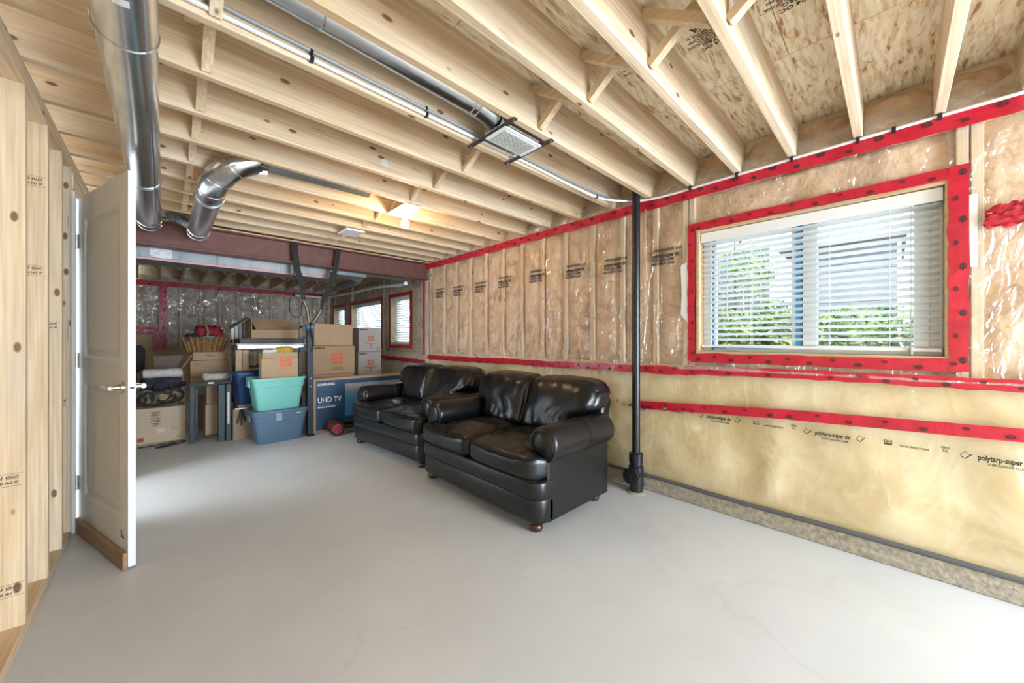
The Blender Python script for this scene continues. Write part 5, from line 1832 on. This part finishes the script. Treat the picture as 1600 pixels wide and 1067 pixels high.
# post and hanging straps
rp = thing('rack_post', 'dark navy steel rack post standing beside the television carton', 'post', (1.305, 4.98, 0))
NAVYS = plain('navy_steel', (0.010, 0.014, 0.024), 0.5)
MB().box((1.272, 4.945, 0.012), (1.338, 5.015, 1.335), 0.004).build('upright', NAVYS, rp)
MB().box((1.268, 4.90, 0.0), (1.342, 5.04, 0.012), 0.002).build('base_plate', NAVYS, rp)
for k in range(2):
    MB().cyl((1.31, 4.946, 0.60 + 0.1 * k), (1.31, 4.943, 0.60 + 0.1 * k), 0.007, 10).build('bolt_hole', plain('pale_bolt', (0.4, 0.42, 0.45), 0.4, 0.8), rp)
MB().box((1.19, 4.96, 1.03), (1.272, 5.0, 1.085), 0.004).build('hook_arm', NAVYS, rp)
MB().box((1.262, 4.935, 1.30), (1.345, 5.025, 1.36), 0.01).build('blue_cap', plain('blue_cap', (0.02, 0.12, 0.26), 0.4), rp)
ss = thing('suspension_strap', 'pair of black exercise straps hung over the steel beam', 'strap', (1.27, 4.59, 2.0))


def ribbon(pts, wd, side, mat, name, parent, th=0.004):
    pts = spline(pts, 5)
    sd = Vector(side).normalized()
    mb_ = MB()
    vs_, fs = [], []
    for i, p in enumerate(pts):
        w_ = wd if not isinstance(wd, (list, tuple)) else wd[0] + (wd[1] - wd[0]) * i / (len(pts) - 1)
        d = (pts[min(i + 1, len(pts) - 1)] - pts[max(i - 1, 0)]).normalized()
        n_ = sd.cross(d)
        if n_.length < 1e-5:
            n_ = Vector((0, 1, 0))
        n_ = n_.normalized() * th / 2
        s2 = d.cross(n_).normalized() * w_ / 2
        vs_ += [p - s2 - n_, p + s2 - n_, p + s2 + n_, p - s2 + n_]
    for i in range(len(pts) - 1):
        for k in range(4):
            fs.append((i * 4 + k, i * 4 + (k + 1) % 4, i * 4 + 4 + (k + 1) % 4, i * 4 + 4 + k))
    fs.append((0, 1, 2, 3)); fs.append(tuple(range(len(vs_) - 4, len(vs_))))
    mb_.add(vs_, fs)
    return mb_.build(name, mat, parent, smooth=False)


TANW = plain('tan_webbing', (0.33, 0.27, 0.20), 0.7)
ribbon([(1.05, 4.594, 2.262), (1.07, 4.590, 2.02), (1.10, 4.60, 1.88)], 0.062, (1, 0, 0), WEB, 'anchor_strap', ss)
ribbon([(1.085, 4.598, 1.92), (1.115, 4.62, 1.78), (1.145, 4.64, 1.62)], [0.030, 0.022], (1, 0, 0), WEB, 'strap_leg', ss)
ribbon([(1.115, 4.598, 1.92), (1.150, 4.62, 1.78), (1.165, 4.64, 1.62)], [0.026, 0.016], (1, 0, 0), WEB, 'strap_leg', ss)
ribbon([(1.15, 4.64, 1.63), (1.20, 4.68, 1.52), (1.235, 4.74, 1.38)], 0.036, (1, 0, 0), WEB, 'webbing', ss)
ribbon([(1.15, 4.634, 1.63), (1.20, 4.674, 1.52), (1.235, 4.734, 1.38)], 0.017, (1, 0, 0), TANW, 'webbing_core', ss)
ribbon([(1.515, 4.594, 2.262), (1.49, 4.590, 2.06), (1.465, 4.60, 1.95)], 0.055, (1, 0, 0), WEB, 'anchor_strap', ss)
ribbon([(1.465, 4.60, 1.97), (1.42, 4.62, 1.80), (1.36, 4.65, 1.62)], [0.075, 0.055], (1, 0, 0), WEB, 'padded_strap', ss)
ribbon([(1.36, 4.65, 1.63), (1.35, 4.66, 1.57), (1.345, 4.66, 1.52)], [0.045, 0.02], (1, 0, 0), WEB, 'strap_leg', ss)
ribbon([(1.345, 4.66, 1.53), (1.31, 4.70, 1.44), (1.275, 4.74, 1.37)], 0.040, (1, 0, 0), WEB, 'webbing', ss)
ribbon([(1.345, 4.654, 1.53), (1.31, 4.694, 1.44), (1.275, 4.734, 1.37)], 0.019, (1, 0, 0), TANW, 'webbing_core', ss)
loop = [(1.38, 4.655, 1.66), (1.415, 4.655, 1.64), (1.42, 4.66, 1.57), (1.395, 4.66, 1.53), (1.36, 4.66, 1.545), (1.352, 4.66, 1.60)]
ribbon(loop, 0.014, (0, 1, 0), WEB, 'handle_loop', ss)
MB().tube(spline([(1.045, 4.60, 2.0), (1.05, 4.61, 1.9), (1.04, 4.62, 1.72), (1.01, 4.63, 1.58), (1.03, 4.64, 1.46), (1.09, 4.64, 1.425), (1.13, 4.64, 1.47), (1.13, 4.64, 1.56), (1.15, 4.64, 1.63)], 5), 0.005, 6).build('loose_cord', WEB, ss, smooth=True)
MB().tube(spline([(1.235, 4.74, 1.39), (1.25, 4.75, 1.36), (1.275, 4.745, 1.385), (1.255, 4.745, 1.40)], 5), 0.008, 6).build('carabiner', BLACKP, ss, smooth=True)
ribbon([(1.255, 4.745, 1.37), (1.275, 4.84, 1.30), (1.33, 4.935, 1.16), (1.315, 4.94, 1.02)], 0.016, (1, 0, 0), WEB, 'loose_tail', ss)

# electric board with red wheels
eb = thing('mountain_board', 'black off-road longboard with red-rimmed wheels parked before the television carton', 'skateboard', (1.55, 4.83, 0), math.radians(-6))
deck = MB()
deck.grid(24, 4, lambda u, v: Vector((0.04 + 0.98 * u, (v - 0.5) * 0.20 * (0.55 + 0.45 * math.sin(PI * (0.12 + 0.76 * u))), 0.125 + 0.03 * (2 * u - 1) ** 2)))
k0 = len(deck.v)
deck.grid(24, 4, lambda u, v: Vector((0.04 + 0.98 * u, (v - 0.5) * 0.20 * (0.55 + 0.45 * math.sin(PI * (0.12 + 0.76 * u))), 0.113 + 0.03 * (2 * u - 1) ** 2)))
deck.build('deck', plain('dark_deck', (0.03, 0.035, 0.045), 0.5), eb, smooth=True, local=True)
MB().box((0.09, -0.075, 0.062), (0.90, 0.075, 0.112), 0.012).build('battery_case', plain('dark_deck', (0.03, 0.035, 0.045), 0.5), eb, local=True)
RIM = plain('red_rim', (0.45, 0.015, 0.05), 0.35)
for x in (0.0, 0.95):
    MB().box((x - 0.025, -0.085, 0.065), (x + 0.05, 0.085, 0.11), 0.008).build('truck', RIM if x < 0.1 else BLACKP, eb, local=True)
    for sg in (-1, 1):
        yc = sg * 0.125
        M_ = Matrix.Translation((x, yc, 0.088)) @ Matrix.Rotation(PI / 2, 4, 'X')
        wl = MB().lathe([(0.054, -0.026), (0.078, -0.026), (0.087, -0.016), (0.088, 0.0), (0.087, 0.016), (0.078, 0.026), (0.054, 0.026)], seg=28, M_=M_).build('wheel', RUBBER, eb, smooth=True, local=True, ang=40)
        MB().lathe([(0.040, -0.028), (0.056, -0.028), (0.058, -0.024), (0.058, 0.024), (0.056, 0.028), (0.040, 0.028)], seg=24, M_=M_).build('rim', RIM, wl, local=True)
        sp = MB()
        for q in range(5):
            a = 2 * PI * q / 5
            c0 = M_ @ Vector((0.01 * math.cos(a), 0.01 * math.sin(a), 0.028)); c1 = M_ @ Vector((0.045 * math.cos(a), 0.045 * math.sin(a), 0.028))
            sp.bar(c0, c1, 0.010, 0.006, up=(0, 1, 0))
        sp.build('spokes', BLACKP, wl, local=True)

# green tool stand
ts_ = thing('steel_stand', 'dark green steel tool stand frame with a pale ruler strip', 'stand', (0.40, 5.45, 0))
GRN = plain('dark_green_steel', (0.018, 0.032, 0.034), 0.5)
def sbar(a, b_, w_, n_='bar', m_=None):
    MB().bar(a, b_, w_, w_, bev=0.003).build(n_, m_ or GRN, ts_)
sbar((0.235, 5.50, 0), (0.235, 5.50, 0.665), 0.042, 'post')
sbar((0.275, 5.56, 0.08), (0.275, 5.56, 0.62), 0.026, 'inner_post')
sbar((0.215, 5.50, 0.665), (0.58, 5.42, 0.665), 0.046, 'top_rail')
sbar((0.235, 5.50, 0.04), (0.50, 5.44, 0.06), 0.034, 'bottom_rail')
MB().box((0.455, 5.36, 0.0), (0.515, 5.44, 0.66), 0.004).build('post', GRN, ts_)
MB().box((0.525, 5.35, 0.0), (0.575, 5.43, 0.66), 0.004).build('post', GRN, ts_)
MB().box((0.538, 5.347, 0.20), (0.556, 5.35, 0.56)).build('ruler_strip', PAPER, ts_)
for k in range(24):
    MB().box((0.538, 5.3462, 0.205 + 0.0148 * k), (0.550, 5.347, 0.209 + 0.0148 * k)).build('tick_mark', INK, ts_)
MB().box((0.37, 5.425, 0.668), (0.42, 5.435, 0.685)).build('pale_badge', PAPER, ts_)

# box stack with basket
carton('brown carton standing on the floor behind the green stand', 0.27, 0.66, 6.30, 6.66, 0.0, 0.45, CARDD)
t, hx, hy, h = carton('brown carton in the middle of the stack under the basket', 0.25, 0.655, 6.29, 6.65, 0.451, 0.90, CARD)
print_bars(t, -0.12, -hy - 0.0005, h - 0.05, (0.09,), 0.02, FAINT)
print_bars(t, 0.0, -hy - 0.0005, h - 0.09, (0.30, 0.30), 0.07, FAINT, 0.002)
t, hx, hy, h = carton('flat brown carton directly beneath the wicker basket', 0.275, 0.60, 6.30, 6.62, 0.902, 1.01, CARD)
print_bars(t, 0.02, -hy - 0.0005, h * 0.55, (0.10, 0.06), 0.018, plain('red_print', (0.35, 0.05, 0.04), 0.6), 0.010)
bk = thing('wicker_basket', 'brown wicker basket full of red and dark cloths on a carton stack', 'basket', (0.42, 6.46, 1.012))
WICK = plain('wicker', (0.26, 0.125, 0.045), 0.55, var=0.3, vscale=25)
for k in range(11):
    z = 0.008 + 0.018 * k
    q = 0.76 + 0.24 * (k / 10)
    ring = [(0.235 * q * math.cos(2 * PI * i / 40), 0.155 * q * math.sin(2 * PI * i / 40), z + 0.004 * math.sin(20 * PI * i / 40 + k * PI)) for i in range(40)]
    MB().tube(ring, 0.0105, 6, closed=True).build('weave_row', WICK, bk, smooth=True, local=True)
stk = plain('pale_wicker', (0.42, 0.24, 0.10), 0.5)
for i in range(22):
    a = 2 * PI * i / 22
    MB().tube([(0.185 * math.cos(a), 0.125 * math.sin(a), 0.0), (0.248 * math.cos(a), 0.166 * math.sin(a), 0.195)], 0.008, 5).build('stake', stk, bk, local=True)
MB().lathe([(0.02, 0.002), (0.9, 0.002), (0.9, 0.006)], seg=28, M_=Matrix.Diagonal((0.2, 0.13, 1, 1))).build('basket_base', WICK, bk, local=True)
MB().tube([(0.012 * math.sin(k), 0.155 * math.cos(PI * k / 16), 0.195 + 0.20 * math.sin(PI * k / 16)) for k in range(17)], 0.012, 8).build('handle', stk, bk, smooth=True, local=True)
crumple('red_cloth', 'rumpled red tartan cloth heaped in the wicker basket', 'cloth', (0.44, 6.45, 1.255), (0.14, 0.09, 0.10), plain('red_cloth', (0.26, 0.015, 0.03), 0.8, bump=(14, 0.8, 0.03), var=0.5, vscale=18), 2.2)
crumple('dark_cloth', 'dark patterned cloth in the wicker basket beside the red cloth', 'cloth', (0.33, 6.44, 1.20), (0.12, 0.10, 0.05), plain('dark_cloth', (0.03, 0.025, 0.045), 0.85, bump=(20, 0.8, 0.02), var=0.6, vscale=30), 6.2)
crumple('light_blue_cloth', 'pale blue cloth edge hanging at the rim of the wicker basket', 'cloth', (0.44, 6.335, 1.205), (0.06, 0.03, 0.015), plain('light_blue_cloth', (0.12, 0.40, 0.46), 0.8), 9.2)
# small things around the stand
crumple('clear_bag', 'crumpled clear plastic bag lying behind the green stand', 'bag', (0.47, 5.78, 0.722), (0.13, 0.10, 0.042), plain('cloudy_plastic', (0.55, 0.50, 0.45), 0.25, bump=(22, 0.9, 0.03)), 4.4)
carton('brown carton under the clear plastic bag behind the green stand', 0.37, 0.58, 5.64, 5.94, 0.402, 0.68, CARDD)
carton('brown carton on the floor behind the green stand legs', 0.36, 0.63, 5.64, 5.98, 0.0, 0.40, CARD)
t, hx, hy, h = carton('brown carton beside the slate blue bin holding a small tripod', 0.585, 0.76, 5.30, 5.36 + 0.0, 0.0, 0.36, CARDD)
tp = thing('small_tripod', 'small folded black tripod resting on the carton next to the green stand', 'tripod', (0.65, 5.28, 0.36))
for a in ((0.62, 5.285, 0.20), (0.66, 5.275, 0.17), (0.70, 5.285, 0.22)):
    MB().tube([(0.655, 5.285, 0.375), a], 0.007, 7).build('leg', BLACKP, tp)
MB().box((0.60, 5.275, 0.362), (0.74, 5.36, 0.376), 0.003).build('head_plate', NICKEL, tp)

# left pile beside the door
t, hx, hy, h = carton('large brown carton with shipping print on the floor right of the door', -0.24, 0.19, 5.80, 6.15, 0.0, 0.40, CARDL)
print_bars(t, -0.04, -hy - 0.0005, 0.345, (0.08, 0.06, 0.09, 0.05, 0.08, 0.07, 0.09, 0.06, 0.05), 0.018, FAINT, 0.007)
print_bars(t, 0.0, -hy - 0.0005, 0.15, (0.08, 0.06, 0.07, 0.04), 0.012, PAPER, 0.005)
MB().box((-hx + 0.03, -hy - 0.001, 0.03), (-hx + 0.08, -hy - 0.0002, 0.075)).build('red_mark', plain('red_print', (0.35, 0.05, 0.04), 0.6), t, local=True)
ring = [(hx - 0.05 + 0.022 * math.cos(2 * PI * q / 12), -hy - 0.001, 0.05 + 0.022 * math.sin(2 * PI * q / 12)) for q in range(12)]
MB().tube(ring, 0.0025, 4, closed=True).build('recycling_mark', INK, t, local=True)
MB().box((0.09, -hy - 0.001, 0.12), (0.15, -hy - 0.0002, 0.37)).build('packing_tape', plain('packing_tape', (0.52, 0.38, 0.24), 0.2), t, local=True)
carton('brown carton hidden behind the shipping-print carton', -0.25, 0.20, 6.20, 6.62, 0.0, 0.60, CARDD)
carton('low flat carton stacked behind the coiled hoses', -0.22, 0.19, 6.22, 6.6, 0.601, 0.78, CARDD)
carton('grey-brown carton topping the pile by the red taped wall', -0.09, 0.19, 6.50, 6.80 - 0.2, 0.781, 0.965, plain('grey_cardboard', (0.20, 0.145, 0.115), 0.8))
hose_labels = ['thick black hose looped low on the shipping-print carton', 'grey hose loop standing upright on the shipping-print carton', 'thin black hose looped wide across the straw bag', 'small black hose loop closest to the door', 'large black hose loop drooping over the carton edge', 'narrow black hose loop crossing the dark bag']
for k, (cx, rx, rz_, zc, ph, rr_) in enumerate(((-0.06, 0.15, 0.075, 0.50, 0.0, 0.013), (-0.14, 0.075, 0.085, 0.515, 0.6, 0.010), (0.03, 0.13, 0.10, 0.535, 1.9, 0.007), (-0.19, 0.045, 0.06, 0.50, 0.9, 0.012), (0.05, 0.115, 0.085, 0.52, 3.0, 0.012), (0.0, 0.07, 0.12, 0.58, 2.2, 0.007))):
    pts = []
    y0_ = 5.812 + 0.006 * k
    for i in range(26):
        a = 2 * PI * i / 23 + ph
        pts.append((cx + rx * math.cos(a) * (1 + 0.006 * i), y0_ + 0.004 * math.sin(3 * a), zc + rz_ * math.sin(a) * (1 - 0.004 * i)))
    MB().tube(pts, rr_, 7).build('coiled_hose', plain('grey_hose', (0.09, 0.085, 0.085), 0.5) if k == 1 else RUBBER, None, smooth=True, at=(cx, y0_, zc), label=hose_labels[k], category='hose', group='hoses tangled on the carton')
cs = thing('straw_mat', 'folded pink and straw patterned bag under the tangled hoses', 'bag', (-0.02, 5.995, 0.401))
pillow((0.17, 0.12, 0.09), 0.06, 12, lambda P, a, b_, c: Vector((P.x, P.y, P.z + 0.09)) * 1.0 + Vector((0, 0, 0.01 * fbm((a * 2, b_ * 2, c), 1.5)))).build('bag_body', plain('straw_cloth', (0.34, 0.24, 0.13), 0.85, var=0.5, vscale=22, bump=(30, 0.8, 0.02)), cs, smooth=True, local=True, ang=180)
rl = thing('rolled_sheet', 'rolled white plastic sheeting lying across the top of the hose pile', 'roll', (0.0, 6.05, 0.70))
M_ = Matrix.Translation((-0.17, 6.02, 0.775)) @ Matrix.Rotation(PI / 2, 4, 'Y')
MB().lathe([(0.02, 0.0), (0.05, 0.0), (0.055, 0.05), (0.052, 0.16), (0.056, 0.28), (0.05, 0.335), (0.02, 0.335)], seg=20, M_=M_).build('roll_body', plain('milky_sheet', (0.62, 0.57, 0.54), 0.35, bump=(18, 0.8, 0.03)), rl, smooth=True)
pts = [(-0.172, 6.02 + 0.004 * k * math.cos(0.9 * k) * 0.5, 0.775 + 0.004 * k * 0.5 * math.sin(0.9 * k)) for k in range(22)]
MB().tube(pts, 0.003, 5).build('spiral_end', plain('grey_cord', (0.35, 0.36, 0.36), 0.6), rl)
crumple('dark_bag', 'dark soft bag propping up the rolled white sheeting', 'bag', (0.0, 6.03, 0.655), (0.17, 0.11, 0.065), plain('dark_bag', (0.03, 0.03, 0.045), 0.8, bump=(14, 0.8, 0.03), var=0.5), 12.2)
ch = thing('office_chair', 'black office chair back partly hidden behind the open door', 'chair', (-0.22, 6.95, 0))
MB().prism([(0.0, 0.0), (0.16, 0.0), (0.205, 0.05), (0.21, 0.30), (0.17, 0.36), (0.0, 0.36), (-0.04, 0.30), (-0.04, 0.05)], -0.03, 0.03, M_=Matrix.Translation((-0.385, 6.95, 0.74)) @ Matrix.Rotation(PI / 2, 4, 'X'), inset=0.01).build('backrest', WEB, ch, smooth=True)
MB().box((-0.38, 6.66, 0.44), (-0.06, 6.95, 0.50), 0.02).build('seat', WEB, ch)
MB().cyl((-0.19, 6.82, 0.07), (-0.19, 6.82, 0.44), 0.025, 12).build('gas_column', BLACKP, ch)
MB().tube([(-0.10, 6.92, 0.5), (-0.07, 6.88, 0.70), (-0.07, 6.75, 0.72)], 0.018, 8).build('armrest', BLACKP, ch, smooth=True)
bs = MB()
for k in range(5):
    a = 2 * PI * k / 5 + 0.3
    bs.bar((-0.19, 6.82, 0.07), (-0.19 + 0.17 * math.cos(a), 6.82 + 0.17 * math.sin(a), 0.05), 0.03, 0.03)
bs.build('star_base', BLACKP, ch)
for k in range(5):
    a = 2 * PI * k / 5 + 0.3
    MB().lathe([(0.022, -0.014), (0.025, 0.0), (0.022, 0.014)], seg=14, M_=Matrix.Translation((-0.19 + 0.17 * math.cos(a), 6.82 + 0.17 * math.sin(a), 0.025)) @ Matrix.Rotation(PI / 2, 4, 'X')).build('caster', BLACKP, ch, smooth=True)
MB().bar((0.185, 6.30, 0.82), (0.27, 6.26, 0.98), 0.03, 0.02).build('wood_slat', wood('x', (0.42, 0.27, 0.15), (0.30, 0.18, 0.10), 'weathered_wood'), None, at=(0.22, 6.28, 0.82), label='short brown wooden slat leaning on the basket stack', category='slat')
pc = MB().tube(spline([(-0.20, 5.62, 0.007), (0.0, 5.66, 0.007), (0.12, 5.70, 0.007), (0.19, 5.64, 0.007), (0.10, 5.56, 0.007), (0.02, 5.50, 0.007), (-0.06, 5.50, 0.007), (-0.02, 5.54, 0.007), (0.10, 5.62, 0.007)], 8), 0.006, 6)
pc.build('power_cord', RUBBER, None, smooth=True, at=(0, 5.6, 0), label='loose black power cord lying on the floor before the cartons', category='cord')
bd = thing('broom', 'white-handled broom with blue collar propped behind the mint bin', 'broom', (1.215, 5.30, 0))
MB().cyl((1.225, 5.30, 0.12), (1.195, 5.33, 1.02), 0.011, 10).build('handle', WHITE, bd, smooth=True)
MB().box((1.19, 5.275, 0.55), (1.235, 5.335, 0.80), 0.008).build('collar', plain('bright_blue', (0.02, 0.16, 0.42), 0.4), bd)
MB().box((1.10, 5.275, 0.0), (1.235, 5.335, 0.12), 0.01).build('brush_head', plain('bright_blue', (0.02, 0.16, 0.42), 0.4), bd)

# ------------------------------------------------------------------ outside the window
MB().box((XW + 0.3, -14, 0.75), (40, 30, 0.93)).build('ground', plain('pale_gravel', (0.45, 0.36, 0.32), 0.95, var=0.3, vscale=18, bump=(60, 0.8, 0.02)), kind='structure')


def leaves(name, label, cat, boxes, n, size, cols, seed):
    rnd = random.Random(seed)
    t_ = thing(name, label, cat, (boxes[0][0][0], boxes[0][0][1], 0.93))
    for k, cl in enumerate(cols):
        mb_ = MB()
        vs_, fs = [], []
        for _ in range(n // len(cols)):
            (c_, h_) = boxes[rnd.randrange(len(boxes))]
            u = Vector((rnd.gauss(0, 1), rnd.gauss(0, 1), rnd.gauss(0, 1))).normalized() * (rnd.random() ** 0.4)
            p = Vector((c_[0] + u.x * h_[0], c_[1] + u.y * h_[1], max(0.95, c_[2] + u.z * h_[2])))
            d = Vector((rnd.uniform(-1, 1), rnd.uniform(-1, 1), rnd.uniform(-0.6, 0.8))).normalized()
            s_ = d.orthogonal().normalized()
            l_ = size * rnd.uniform(0.6, 1.3)
            i0 = len(vs_)
            vs_ += [p - d * l_, p + s_ * l_ * 0.38, p + d * l_, p - s_ * l_ * 0.38]
            fs.append((i0, i0 + 1, i0 + 2, i0 + 3))
        mb_.add(vs_, fs)
        mb_.build('foliage', cl, t_, kind='stuff')
    tr = MB()
    for (c_, h_) in boxes:
        tr.tube([(c_[0], c_[1], 0.92), (c_[0] + 0.02, c_[1] + 0.03, c_[2] + h_[2] * 0.5)], [0.03, 0.012], 7)
    tr.build('stems', plain('bark', (0.12, 0.08, 0.05), 0.9), t_)
    return t_


L1 = plain('yellow_green_leaf', (0.20, 0.30, 0.045), 0.5)
L2 = plain('mid_green_leaf', (0.085, 0.17, 0.04), 0.5)
L3 = plain('dark_green_leaf', (0.03, 0.075, 0.025), 0.5)
leaves('hedge', 'sunlit yellow-green hedge seen through the right pane of the near window', 'hedge', [((6.3 + 0.2 * (k % 2), -1.3 + 0.42 * k, 1.25), (0.5, 0.4, 0.38)) for k in range(9)], 5200, 0.055, [L1, L2, L3], 1)
leaves('shrub', 'dark green shrub seen through the left pane of the near window', 'shrub', [((4.6, 1.55, 1.35), (0.35, 0.22, 0.6)), ((4.9, 1.25, 1.2), (0.35, 0.3, 0.35)), ((5.0, 0.95, 1.25), (0.25, 0.25, 0.4))], 2600, 0.05, [L3, L2, L1], 2)
leaves('young_tree', 'young tree with pale leaves outside the left half of the near window', 'tree', [((7.6, 2.0, 2.75), (0.45, 0.5, 0.55)), ((7.6, 1.75, 2.3), (0.35, 0.4, 0.45))], 420, 0.07, [L1, L2], 3)
hs = thing('neighbour_house', 'grey sided neighbouring house beyond the hedge outside the near window', 'house', (12.6, 0.6, 0.93))
SID = plain('grey_siding', (0.15, 0.155, 0.18), 0.6)
MB().box((12.02, -0.05, 0.93), (15.0, 1.85, 3.45)).build('wall_core', SID, hs)
sdm = MB().box((-0.02, -0.96, 0.0), (0.0, 0.96, 0.17), 0.004).mesh('siding_board', SID)
for k in range(13):
    inst('siding_board', sdm, (12.02, 0.90, 0.98 + 0.185 * k), hs)
MB().box((11.99, -0.12, 0.93), (12.03, -0.05, 3.45)).build('corner_trim', VINYL, hs)
MB().box((11.7, -0.2, 3.45), (15.2, 2.1, 3.56), 0.01).build('roof', plain('dark_shingle', (0.07, 0.07, 0.075), 0.9), hs)
fn_ = thing('garden_fence', 'dark grey board fence behind the shrub outside the near window', 'fence', (8.6, 3.6, 0.93))
FEN = plain('grey_fence', (0.11, 0.11, 0.115), 0.8, var=0.15)
fbm_ = MB().box((-0.012, -0.07, 0.0), (0.012, 0.07, 2.05), 0.003).mesh('fence_board', FEN)
for k in range(26):
    inst('fence_board', fbm_, (8.6, 1.75 + 0.15 * k, 0.94), fn_)
for z in (1.15, 2.35):
    MB().box((8.615, 1.6, z), (8.655, 5.6, z + 0.09)).build('fence_rail', FEN, fn_)
